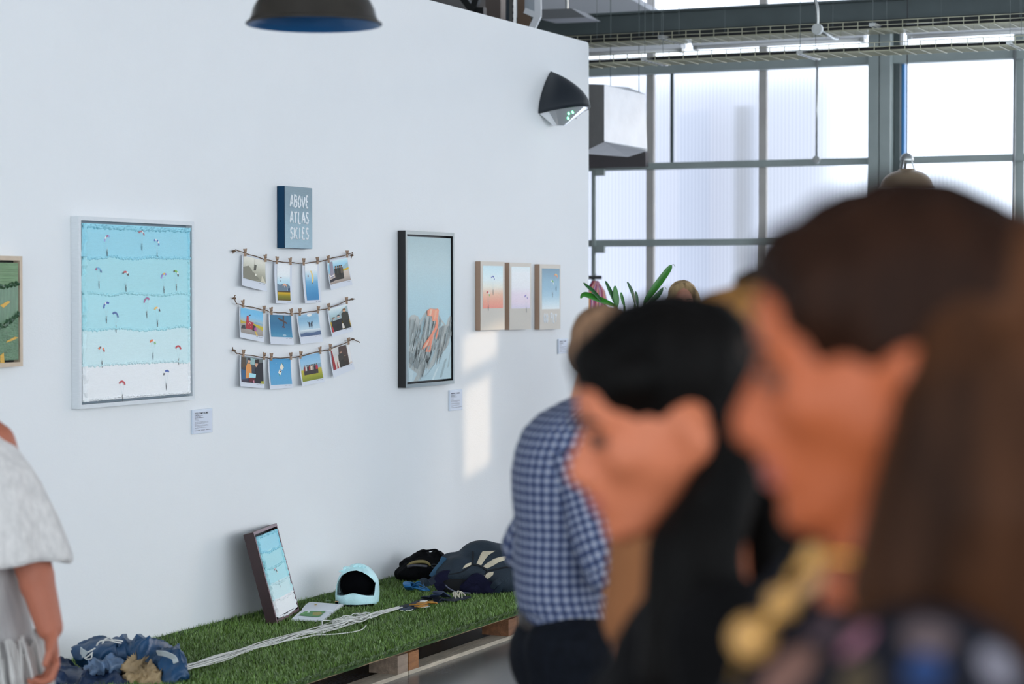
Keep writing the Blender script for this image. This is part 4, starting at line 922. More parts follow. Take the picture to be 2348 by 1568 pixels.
# clothespins
M_pin = mat('weathered_pin_wood', '#a88b74', .7, var=.2, vscale=60); M_pind = mat('spring_wire', '#5a4a44', .4, metal=.6)
pin_proto = [None, None]
def pin(px, py, tilt, label):
    q = onY(px, py, WALL_Y - .024); t = thing('clothespin', label, 'clothespin', q, (0, tilt, 0), group='tiny wooden clothespins')
    if pin_proto[0] is None:
        a = MB(); a.raw([(-.0042, -.006, -.018), (.0006, -.006, -.018), (.0006, .002, -.018), (-.0042, .002, -.018), (-.0052, -.006, 0), (-.0002, -.006, 0), (-.0002, .002, 0), (-.0052, .002, 0), (-.0125, -.006, .019), (-.0080, -.006, .019), (-.0080, .002, .019), (-.0125, .002, .019)],
              [(3, 2, 1, 0), (8, 9, 10, 11)] + [f for b in (0, 4) for f in ((b, b + 1, b + 5, b + 4), (b + 1, b + 2, b + 6, b + 5), (b + 2, b + 3, b + 7, b + 6), (b + 3, b, b + 4, b + 7))])
        pin_proto[0] = a.build('prong', M_pin, t); pin_proto[1] = MB().tube([(-.006, -.004, .002), (0, -.009, .003), (.006, -.004, .002)], .0018, 6).build('spring', M_pind, t)
    else: share('prong', pin_proto[0], t); share('spring', pin_proto[1], t)
    m = share('prong', pin_proto[0], t, (0, 0, 0), (0, 0, 0), (-1, 1, 1))
PINS = [cA(*q) for q in ((305, 140), (645, 235), (840, 270), (1065, 290), (1290, 298), (1520, 275), (1705, 250), (2020, 165))] + [cB(*q) for q in ((250, 180), (580, 270), (692, 295), (1005, 315), (1138, 310), (1425, 275), (1590, 230), (1870, 130), (255, 955), (580, 1000), (692, 1010), (997, 1000), (1150, 980), (1455, 910), (1612, 865), (1900, 765))]
for k, q in enumerate(PINS): pin(q[0], q[1], random.uniform(-.2, .2), 'clothespin at the %s corner of the photo of %s' % (('left', 'right')[k % 2], PH[k // 2][4]))

# ================================================================== PALLET STAGE
TX0, TX1, TY0, TY1 = 6.58, 11.38, 4.53, 5.655
def pallets():
    def wood(n, h, v=.22): return mat(n, h, .75, var=v, vscale=7, bump=.35, bscale=25, stretch=(1, 6, 6))
    wb, wt, wblk = wood('grey_pallet_board', '#b5a895'), wood('pallet_top_board', '#a98d6c'), [wood('orange_pallet_block', '#8f5e35', .35), wood('grey_pallet_block', '#8d7a69', .3), wood('brown_pallet_block', '#7b5236', .3)]
    board = MB().box((0, 0, 0), (1.2, .1, .018)).build('tmp', wb).data; bpy.data.objects.remove(bpy.data.objects['tmp'])
    top = MB().box((0, 0, 0), (1.2, .1, .016)).build('tmp', wt).data; bpy.data.objects.remove(bpy.data.objects['tmp'])
    blks = []
    for w in wblk:
        blks.append(MB().box((0, 0, 0), (.1, .145, .082)).build('tmp', w).data); bpy.data.objects.remove(bpy.data.objects['tmp'])
    names = ['hidden under the blue fabric heap', 'under the leaning striped picture', 'under the helmet and booklet', 'under the navy backpack', 'behind the man in gingham']
    for k in range(4):
        x = 6.555 + k * 1.21; t = thing('pallet', 'wooden pallet %s, topped with turf' % names[k], 'pallet', (x, 4.545, 0), group='pallets under the turf')
        rd = random.Random(k + 5)
        for y in (0.0, .5, 1.0): share('bottom_board', board, t, (0, y, 0))
        for i, bx_ in ((0, 0), (2, 1.1)):
            for j, by in enumerate((0.0, .478, .955)): share('block', blks[0 if (i == 0 and j == 0) else (1 if i == 2 and j == 0 and k == 1 else rd.choice((0, 2)))], t, (bx_, by + .002, .018))
        for y in (.025, .18, .34, .5, .665, .83, 1.0): share('top_board', top, t, (0, y, .1))
pallets()

def turf():
    t = thing('artificial_turf', 'bright green artificial grass mat covering the pallets', 'turf')
    m = bpy.data.materials.new('turf_blades'); m.use_nodes = True; nt = m.node_tree; b = nt.nodes['Principled BSDF']
    a = nt.nodes.new('ShaderNodeVertexColor'); a.layer_name = 'Col'; nt.links.new(a.outputs[0], b.inputs['Base Color']); b.inputs['Roughness'].default_value = .38; b.inputs['Specular IOR Level'].default_value = .6
    nx, ny = 120, 24; vs = []
    for j in range(ny + 1):
        for i in range(nx + 1):
            x = TX0 + (TX1 - TX0) * i / nx; y = TY0 + (TY1 - TY0) * j / ny
            if j == 0: y += .012 * noise.noise(Vector((x * 4, 0, 0)))
            vs.append((x, y, TURF_Z + .004 * noise.noise(Vector((x * 3, y * 3, 2))) + (.012 * max(0, (j - ny + 2)) if j > ny - 2 else 0)))
    N = len(vs); low = [(x, y, .1165) for x, y, z in vs]
    f = [(j * (nx + 1) + i, j * (nx + 1) + i + 1, (j + 1) * (nx + 1) + i + 1, (j + 1) * (nx + 1) + i) for j in range(ny) for i in range(nx)]
    rim = list(range(nx + 1)); f += [(rim[k] + N, rim[k + 1] + N, rim[k + 1], rim[k]) for k in range(nx)]
    MB().raw(vs + low, f).build('mat_base', mat('turf_backing', '#2f4a1c', .9, var=.3, vscale=40), t)
    n = 80000; r = rng
    x = r.uniform(TX0, TX1, n); y = r.uniform(TY0 - .004, TY1, n); keep = (y > 4.5)
    flat = [onZ(640 + u / 9.03, 1280 + v / 9.03, TURF_Z + .012) for u, v in ((240, 1305), (910, 1335), (1140, 1150), (1345, 1010), (700, 950), (460, 1110))]      # blades pressed down under the booklet
    ins = np.zeros(n, bool)
    for A, B in zip(flat, flat[1:] + flat[:1]): ins ^= ((A.y > y) != (B.y > y)) & (x < (B.x - A.x) * (y - A.y) / (B.y - A.y) + A.x)
    keep &= ~ins; x, y = x[keep], y[keep]; n = len(x)
    z = np.full(n, TURF_Z); back = y > TY1 - .05; h = r.uniform(.016, .032, n); h[back] *= 1.35; front = y < TY0 + .03
    az = r.uniform(0, 2 * PI, n); ln = r.uniform(.2, 1.0, n) * .022; ln[front] += .01; az[front] = r.uniform(-2.4, -.7, front.sum()); w = r.uniform(.0016, .003, n)
    pa = az + PI / 2 + r.uniform(-.6, .6, n)
    bx, by = np.cos(pa) * w, np.sin(pa) * w
    mx, my = x + np.cos(az) * ln * .4, y + np.sin(az) * ln * .4; tx, ty = x + np.cos(az) * ln, np.minimum(y + np.sin(az) * ln, WALL_Y - .001)
    my = np.minimum(my, WALL_Y - .002)
    tz = z + h * np.where(front, .5, 1); mz = z + h * .6
    V = np.empty((n, 5, 3)); V[:, 0] = np.c_[x - bx, y - by, z - .003]; V[:, 1] = np.c_[x + bx, y + by, z - .003]; V[:, 2] = np.c_[mx + bx * .8, my + by * .8, mz]; V[:, 3] = np.c_[mx - bx * .8, my - by * .8, mz]; V[:, 4] = np.c_[tx, ty, tz]
    base = (np.arange(n) * 5)[:, None]
    quads = base + np.array([0, 1, 2, 3]); tris = base + np.array([3, 2, 4])
    me = bpy.data.meshes.new('grass_blades'); me.vertices.add(n * 5); me.vertices.foreach_set('co', V.reshape(-1))
    loops = np.concatenate([np.c_[quads, tris].reshape(-1)]); me.loops.add(n * 7); me.loops.foreach_set('vertex_index', loops.astype(np.int32))
    me.polygons.add(n * 2); st = np.empty((n, 2), np.int32); st[:, 0] = np.arange(n) * 7; st[:, 1] = st[:, 0] + 4; me.polygons.foreach_set('loop_start', st.reshape(-1))
    me.update(); me.validate()
    pal = np.array([lin('#587530'), lin('#66853a'), lin('#759447'), lin('#96b070'), lin('#69803f')]); ci = r.choice(5, n, p=[.3, .3, .2, .08, .12]); c = pal[ci] * r.uniform(.9, 1.45, (n, 1))
    big = 0.85 + .3 * np.sin(x * 5.1 + np.sin(y * 9)) * .3
    c = np.clip(c * big[:, None], 0, .6); C4 = np.ones((n, 7, 4)); C4[:, :, :3] = c[:, None, :]
    ca = me.color_attributes.new('Col', 'FLOAT_COLOR', 'CORNER'); ca.data.foreach_set('color', C4.reshape(-1).astype(np.float32))
    me.materials.append(m); o = bpy.data.objects.new('grass_blades', me); link(o, t); o['kind'] = 'stuff'
turf()
GZ = TURF_Z + .012

# ---- leaning framed picture ------------------------------------------------------------
def leaning():
    bl, br = onZ(635.6, 1431, GZ), onZ(687, 1402, GZ)
    xa = (br - bl); xa.z = 0; W = xa.length; xa.normalize()
    up_t = Vector((0, .0, 1)); nrm = Vector((xa.y, -xa.x, 0))              # towards the viewer
    tl = onD(593, 1213, (bl.x * math.cos(CAM_YAW) + bl.y * math.sin(CAM_YAW)) + .07)
    lean = math.atan2(.115, .43); up = (Vector((0, 0, 1)) * math.cos(lean) - nrm * math.sin(lean)).normalized(); out = xa.cross(up)
    H = .452; D_ = .052
    t = thing('leaning_picture', 'small striped sky picture in maroon frame leaning on the wall', 'painting')
    t.matrix_world = Matrix(((xa.x, -out.x, up.x, bl.x), (xa.y, -out.y, up.y, bl.y), (xa.z, -out.z, up.z, bl.z + .004), (0, 0, 0, 1)))
    # local: x along, -y towards viewer, z up; front face at y=0
    fw = .014; MBf = MB()
    for k in range(4):
        o = [(0, 0), (W, 0), (W, H), (0, H)]; i = [(fw, fw), (W - fw, fw), (W - fw, H - fw), (fw, H - fw)]; a, b, c, d = o[k], o[(k + 1) % 4], i[(k + 1) % 4], i[k]
        MBf.hexa([(a[0], D_, a[1]), (b[0], D_, b[1]), (c[0], D_, c[1]), (d[0], D_, d[1]), (a[0], 0, a[1]), (b[0], 0, b[1]), (c[0], 0, c[1]), (d[0], 0, d[1])]); MBf.m[-5] = 1
    MBf.build('frame', [mat('dark_maroon_wood', '#2e1518', .45, var=.15, vscale=20), mat('maroon_front', '#75545c', .4)], t)
    MB().box((fw, .044, fw), (W - fw, .05, H - fw)).build('backing_board', M_dark, t)
    a, b, lo, hi = fw + .016, W - fw - .012, fw + .012, H - fw - .014; bm_ = band_mats(); rd = random.Random(8); y = .006
    MB().box((a, y + .002, lo), (b, .044, hi)).build('canvas', M_canvas_side, t)
    for k in range(5):
        t1, b1 = hi - (hi - lo) * k / 5, hi - (hi - lo) * (k + 1) / 5
        band = MB().box((a, y - .004, b1), (b, y + .003, t1)).build('paint_band', bm_[k], t)
        ridge([(a + (b - a) * i / 5, b1 + rd.uniform(-.004, .004) + .01 * math.sin(PI * i / 5) * -1) for i in range(6)], .011, .007, y - .003, .35, 60 + k).build('paint_ridge', bm_[min(k + (1 if k > 1 else 0), 4)], band)
        ridge([(a + .012, b1 + (t1 - b1) * i / 3) for i in range(4)], .026, .012, y - .002, .35, 70 + k).build('paint_ridge', bm_[k], band)
        ridge([(b - .008, b1 + (t1 - b1) * i / 3) for i in range(4)], .016, .009, y - .002, .35, 80 + k).build('paint_ridge', bm_[k], band)
    ridge([(a, hi - .006), (b, hi - .006)], .013, .010, y - .002, .35, 90).build('paint_ridge', bm_[0], t)
    parachute(t, (a + (b - a) * .47, lo + (hi - lo) * .53), y - .0055, .03, ch('KWMKW'), -.5, 2.4)
leaning()

# ---- helmet ------------------------------------------------------------------------------------
def helmet():
    d = 11.28; c = onZ(818, 1387, GZ); t = thing('full_face_helmet', 'pale blue painted full face helmet sitting on the turf', 'helmet', (c.x, c.y, GZ + .002), VIEW_ROT)
    d = (c - CO).dot(Vector((math.cos(CAM_YAW), math.sin(CAM_YAW), 0))); s = d / FPX
    M_h = mat('ice_blue_impasto', obs('#a9cfda', .7), .45, var=.10, vscale=18, bump=.5, bscale=30); M_in = mat('black_lining', '#050608', .95, spec=.05)
    def lx(cx): return (640 + cx / 9.03 - 818) * s
    def lz(cy): return max(0.0, (1390 - (1280 + cy / 9.03)) * s)
    prof = [(990, 1165, 2040), (940, 1150, 2058), (800, 1143, 2066), (650, 1160, 2062), (520, 1188, 2040), (420, 1225, 1990), (330, 1290, 1925), (260, 1370, 1850), (215, 1450, 1770), (185, 1530, 1690), (175, 1590, 1630)]
    def body(sc, name, m, thick, inset):
        secs = []
        for cy, x0, x1 in prof:
            xa, xb = lx(x0), lx(x1); cx = (xa + xb) / 2; hw = (xb - xa) / 2 * sc; zz = lz(cy); hd = min(.135, hw * 1.22) * (1 if zz > .03 else .97)
            secs.append(((cx, .06 + .02 * (zz / .2), zz * (sc if zz > .1 else 1)), (hw, 0, 0), (0, hd, 0)))
        o = loft(name, secs, m, t, 56, True, 2.3)
        return o
    sh = body(1, 'shell', M_h, .01, 0); li = body(.93, 'lining', M_in, .01, 0)
    op = [(1195, 795), (1198, 560), (1290, 400), (1380, 335), (1480, 295), (1600, 280), (1720, 310), (1830, 370), (1930, 455), (1995, 545), (1985, 700), (1972, 790), (1860, 782), (1720, 755), (1620, 728), (1550, 722), (1470, 735), (1390, 765), (1300, 790)]
    P2 = [(lx(x), lz(y)) for x, y in op]; n = len(P2)
    cut = MB().raw([(x, -.3, z) for x, z in P2] + [(x, .09, z) for x, z in P2], [tuple(range(n)), tuple(range(2 * n - 1, n - 1, -1))] + [(i, (i + 1) % n, (i + 1) % n + n, i + n) for i in range(n)]).build('cutter', M_in, t)
    cut2 = MB().ell((lx(1600), .06, .085), (.096, .125, .098), seg=24, rings=14).build('cutter', M_in, t)
    for o, cc in ((sh, cut), (li, cut), (li, cut2), (sh, cut2)):
        b = o.modifiers.new('b', 'BOOLEAN'); b.operation = 'DIFFERENCE'; b.object = cc; b.solver = 'EXACT'
    for o in (sh, li): bake(o)
    for o in (cut, cut2): bpy.data.objects.remove(o)
    # black padding ring inside and neck roll below
    MB().lathe([(.075, 0), (.10, 0), (.10, .012), (.075, .012)], 32, (lx(1600), .06, -.004), close=True).build('neck_roll', M_in, t, smooth=True)
    lin_in = MB().ell((lx(1600), .075, .095), (.087, .10, .083), seg=24, rings=14).build('padding', M_in, t, smooth=True)
    MB().raw([(lx(1620), .0, lz(512)), (lx(1720), .0, lz(512)), (lx(1720), .0, lz(545)), (lx(1690), .0, lz(552)), (lx(1690), .0, lz(525)), (lx(1620), 0, lz(520))], [(0, 1, 2, 3, 4, 5)])
    rr = random.Random(4)
    for k in range(9):
        a = PI * (.15 + .7 * k / 8); zz = lz(330 if k % 2 else 300) ; x = lx(1605) + .098 * math.cos(a); z = .108 + .09 * math.sin(a)
        if k in (3, 4, 6, 7): ridge([(x - .02, z - .004), (x, z), (x + .02, z - .006)], .012, .006, .03, .5, k).build('paint_ridge', M_h, t)
    MB().ell((lx(1205), -.035, lz(930)), (.007, .006, .010), seg=12, rings=8).build('snap', M_in, t, smooth=True)
    MB().tube(spline([(lx(1190), -.03, lz(950)), (lx(1230), -.055, lz(990)), (lx(1400), -.075, .004), (lx(1650), -.078, .004), (lx(1980), -.05, .006)], 6), .006, 8).build('chin_strap', M_in, t, smooth=True)
helmet()

# ---- open booklet ------------------------------------------------------------------------------------
def booklet():
    def q(cx, cy, z=GZ): return onZ(640 + cx / 9.03, 1280 + cy / 9.03, z)
    t = thing('open_booklet', 'open white booklet with green print lying beside the helmet', 'book')
    Mp = mat('booklet_paper', '#e8e9ee', .6)
    lo = [q(255, 1298), q(905, 1325), q(1135, 1140), q(470, 1115)]
    def slabq(pts, z0, z1, name, bow=0):
        mb = MB(); n = 8; vs = []
        for k, zz in ((0, z0), (1, z1)):
            for i in range(n + 1):
                u = i / n; 
                for j in range(5):
                    w = j / 4; p = pts[0].lerp(pts[1], w).lerp(pts[3].lerp(pts[2], w), u); vs.append((p.x, p.y, GZ + zz + (bow * math.sin(PI * u) if k else 0)))
        L = (n + 1) * 5; f = []
        for k in (0, 1): f += [tuple(k * L + a for a in (i * 5 + j, i * 5 + j + 1, (i + 1) * 5 + j + 1, (i + 1) * 5 + j)) for i in range(n) for j in range(4)]
        rim = [j for j in range(5)] + [i * 5 + 4 for i in range(1, n + 1)] + [n * 5 + j for j in range(3, -1, -1)] + [i * 5 for i in range(n - 1, 0, -1)]
        f += [(rim[k], rim[(k + 1) % len(rim)], rim[(k + 1) % len(rim)] + L, rim[k] + L) for k in range(len(rim))]
        return mb.raw(vs, f).build(name, Mp, t)
    slabq(lo, .002, .007, 'page_block'); pg1 = slabq(lo, .0072, .010, 'page', .002)
    up = [q(470, 1115), q(1135, 1140), q(1330, 1010), q(700, 962)]
    slabq(up, .002, .012, 'page_block'); pg2 = slabq(up, .0122, .0145, 'page', .012)
    g = Pic(0, 0, None); mb = MB()
    def zq(pts, z, c): mb.face([tuple(Vector((p.x, p.y, z))) for p in [q(*a) for a in pts]], c)
    zq([(400, 1235), (450, 1200), (520, 1160), (640, 1140), (970, 1148), (900, 1205), (870, 1245), (820, 1268), (600, 1255)], GZ + .0135, lin('#4f9048'))
    zq([(700, 1175), (860, 1165), (900, 1200), (800, 1245), (690, 1240)], GZ + .0139, lin('#a3963a')); zq([(450, 1200), (640, 1142), (600, 1180), (500, 1215)], GZ + .0139, lin('#74b060'))
    zq([(580, 1185), (600, 1155), (650, 1145), (630, 1180)], GZ + .0142, lin('#e4ebe0'))
    mb.build('green_print', mat_print(), pg1)
    mb = MB(); zq([(725, 1080), (770, 1070), (790, 1085), (740, 1095)], GZ + .030, lin('#c9a23a')); zq([(1150, 998), (1230, 995), (1235, 1010), (1165, 1012)], GZ + .0275, lin('#e2a24a')); zq([(960, 990), (1080, 990), (1070, 998), (980, 998)], GZ + .0275, lin('#86a98c')); mb.build('small_print', mat_print(), pg2)
booklet()

# ---- suspension lines ------------------------------------------------------------------------------------
def lines():
    t = thing('suspension_lines', 'bundle of white parachute lines stretched across the turf', 'cord')
    m = mat('white_cord', '#dedcd6', .75)
    def c7(x, y): return (500 + x * .29813, 1180 + y * .29813)
    spine = [(404, 1541), c7(0, 1120), c7(200, 1050), c7(400, 995), c7(620, 930), c7(820, 885), c7(980, 835), c7(1120, 795), c7(1250, 762), c7(1400, 722)]
    spread = [.04, .035, .035, .045, .05, .05, .055, .04, .03, .018]; rd = random.Random(2)
    base = [onZ(x, y, GZ + .008) for x, y in spine]
    nrm = Vector((RGT.x * .35 - .2, RGT.y * .35 - .9, 0)).normalized()
    for k in range(13):
        ph = rd.uniform(0, 6); off = (k / 12 - .5) * 2
        pts = [b + nrm * (off * w * .8 + rd.uniform(-.55, .55) * w) + Vector((0, 0, rd.uniform(0, .012))) for b, w in zip(base, spread)]
        MB().tube(spline(pts, 5), .0024, 6).build('cord', m, t, smooth=True)
    for k in range(11):      # slack loops
        b = base[5].lerp(base[7], rd.random()); a = rd.uniform(0, 6); R = rd.uniform(.03, .07)
        pts = [b + Vector((math.cos(a + i * .9) * R * 1.3, math.sin(a + i * .9) * R, .006 + .02 * math.sin(i) ** 2)) + (base[7] - base[5]) * (i - 3) * .07 for i in range(7)]
        MB().tube(spline(pts, 5), .0028, 6).build('cord', m, t, smooth=True)
    for pts in ([(404, 1528), c7(60, 1090), c7(330, 1010), c7(560, 930), c7(700, 900)], [c7(980, 800), c7(1000, 785), c7(1080, 780), c7(1200, 765), c7(1390, 725)], [c7(1140, 850), c7(1090, 890), c7(940, 915), c7(760, 925)], [c7(1400, 735), c7(1480, 735), c7(1520, 710)]):
        MB().tube(spline([onZ(x, y, GZ + .01) for x, y in pts], 5), .0030, 6).build('cord', m, t, smooth=True)
lines()

# ---- fabric strips helper ------------------------------------------------------------------------------------
def strap(path, w, th, m, name, parent, up=(0, 0, 1), twist=0.0):
    pts = spline(path, 6); mb = MB(); n = len(pts); vs = []
    for i, p in enumerate(pts):
        d = (pts[min(i + 1, n - 1)] - pts[max(i - 1, 0)]).normalized(); u = Vector(up) + Vector((math.sin(twist * i), math.cos(twist * i), 0)) * (.6 if twist else 0)
        s = d.cross(u); s = s.normalized() if s.length > 1e-4 else Vector((1, 0, 0)); nn = s.cross(d)
        for a, b in ((-1, -1), (1, -1), (1, 1), (-1, 1)): vs.append(p + s * a * w / 2 + nn * b * th / 2)
    f = [(i * 4 + k, i * 4 + (k + 1) % 4, (i + 1) * 4 + (k + 1) % 4, (i + 1) * 4 + k) for i in range(n - 1) for k in range(4)] + [(3, 2, 1, 0), tuple((n - 1) * 4 + k for k in range(4))]
    return mb.raw(vs, f).build(name, m, parent)

def cP(x, y): return (880 + x / 7.3375, 1240 + y / 7.3375)
M_navy = mat('navy_webbing', '#1e2f4c', .75, var=.2, vscale=30); M_navyd = mat('dark_navy_cloth', '#121b2c', .85, var=.2, vscale=20); M_must = mat('mustard_tape', '#b07a26', .7, var=.2, vscale=30)
def risers():
    t = thing('risers', 'navy and mustard harness straps lying along the turf', 'strap')
    def g(x, y, h=.012): p = onZ(*cP(x, y), GZ + h); return p
    for path, w, m, n in (([g(260, 1130), g(400, 1090), g(520, 1060), g(640, 1010), g(760, 970), g(860, 930)], .05, M_navyd, 'strap'), ([g(300, 1160), g(430, 1140), g(560, 1090), g(700, 1050), g(850, 1030), g(980, 990), g(1120, 990), g(1250, 960)], .045, M_navy, 'strap'),
                          ([g(500, 1070, .02), g(600, 1060, .03), g(700, 1035, .025), g(800, 1025, .03), g(830, 1050, .02)], .045, M_must, 'mustard_strap'), ([g(560, 1100, .02), g(620, 1100, .028), g(700, 1080, .02)], .03, M_must, 'mustard_strap'),
                          ([g(820, 960, .02), g(880, 900, .05), g(930, 850, .06), g(1000, 900, .04), g(1060, 940, .02)], .05, M_navy, 'strap'), ([g(700, 950), g(750, 930, .03), g(860, 960, .02)], .05, M_navyd, 'strap'), ([g(880, 1000, .02), g(950, 960, .03), g(1100, 1000, .015), g(1300, 970, .015), g(1420, 940, .02)], .05, M_navyd, 'strap')):
        strap(path, w, .006, m, n, t)
    for k in range(7):
        rk = random.Random(40 + k); a, b = g(1170 + rk.uniform(0, 230), 900 + rk.uniform(0, 60), .02), g(1170 + rk.uniform(0, 250), 930 + rk.uniform(0, 50), .015); MB().tube(spline([a, a.lerp(b, .5) + Vector((0, .01, .025)), b], 4), .0032, 6).build('link', mat('pale_line_loop', '#cfc6b2', .5), t, smooth=True)
    strap([g(600, 1120, .01), g(680, 1110, .01), g(760, 1100, .008)], .02, .004, mat('white_cord', '#dedcd6'), 'tab', t); strap([g(640, 1020, .03), g(700, 1005, .03)], .025, .004, mat('white_cord', '#dedcd6'), 'tab', t)
risers()

def tassel():
    t = thing('blue_tie_cords', 'bright blue tie cords tangled before the black bag', 'cord'); m = mat('bright_blue_cord', '#1f6fa8', .6, var=.2, vscale=40)
    def g(x, y, h=.012): return onZ(*cP(x, y), GZ + h)
    strap([g(440, 820), g(400, 760, .04), g(385, 710, .05), g(440, 700, .05), g(430, 780, .02)], .04, .006, m, 'tab', t)
    rd = random.Random(5)
    for k in range(10):
        a = g(430 + rd.uniform(-20, 30), 770 + rd.uniform(-20, 40)); b = g(600 + rd.uniform(-60, 180), 790 + rd.uniform(-40, 60)); mpt = a.lerp(b, .5) + Vector((rd.uniform(-.04, .04), rd.uniform(-.04, .04), rd.uniform(.01, .03)))
        MB().tube(spline([a, mpt, b], 5), .004, 6).build('cord', m, t, smooth=True)
tassel()

def view_root(name, label, cat, px, py, z=GZ):
    c = onZ(px, py, z); d = c.x * math.cos(CAM_YAW) + c.y * math.sin(CAM_YAW)
    t = thing(name, label, cat, (c.x, c.y, z), VIEW_ROT); s = d / FPX
    return t, (lambda x, y, dep=0.0: Vector(((x - px) * s, dep, (py - y) * s)))

def black_bag():
    t, L = view_root('black_bag', 'slumped black cloth bag with olive trim against the wall', 'bag', 965, 1331)
    def q(cx, cy, dep): return L(*cP(cx, cy), dep)
    m = mat('black_velvet_cloth', '#0a0a0d', .85, var=.3, vscale=15, bump=.4, bscale=40, spec=.12)
    mb = MB()
    for cx, cy, dep, r in ((330, 560, .0, (.05, .07, .04)), (520, 520, .0, (.085, .09, .062)), (700, 480, .02, (.085, .09, .075)), (640, 330, .06, (.065, .07, .055)), (860, 330, .07, (.055, .06, .05)), (850, 500, .02, (.06, .08, .06)), (450, 420, .05, (.06, .06, .045)), (980, 420, .05, (.03, .05, .04))): mb.ell(q(cx, cy, dep), r)
    mb.v = [(x, y, max(z, .0)) for x, y, z in mb.v]
    blob('bag_body', mb, m, t, .006, 8, disp=lambda co, n: n * (.010 * noise.noise(co * 18) + .004 * noise.noise(co * 50)))
    MB().tube(spline([q(400, 395, -.065), q(470, 350, -.06), q(580, 328, -.055), q(690, 330, -.055), q(760, 360, -.055), q(790, 395, -.06)], 6), [.004 + .006 * math.sin(PI * k / 30) for k in range(31)], 8).build('olive_trim', mat('olive_piping', '#8a7a4a', .6), t, smooth=True)
    MB().tube(spline([q(400, 405, -.07), q(520, 385, -.068), q(640, 392, -.066), q(740, 405, -.066)], 6), .008, 8).build('mesh_edge', mat('grey_mesh', '#4a4850', .5, var=.4, vscale=120), t, smooth=True)
    MB().tube([q(850 + 45 * math.cos(a * PI / 6), 395 + 28 * math.sin(a * PI / 6), -.065) for a in range(13)], .003, 6, cap=False).build('ring', mat('dark_steel_ring', '#3a3c40', .3, metal=.8), t, smooth=True)
    MB().tube(spline([q(640, 175, .02), q(760, 170, .03), q(880, 160, .03), q(960, 240, .02), q(1040, 310, .02)], 6), .006, 8).build('seam', m, t, smooth=True)
black_bag()

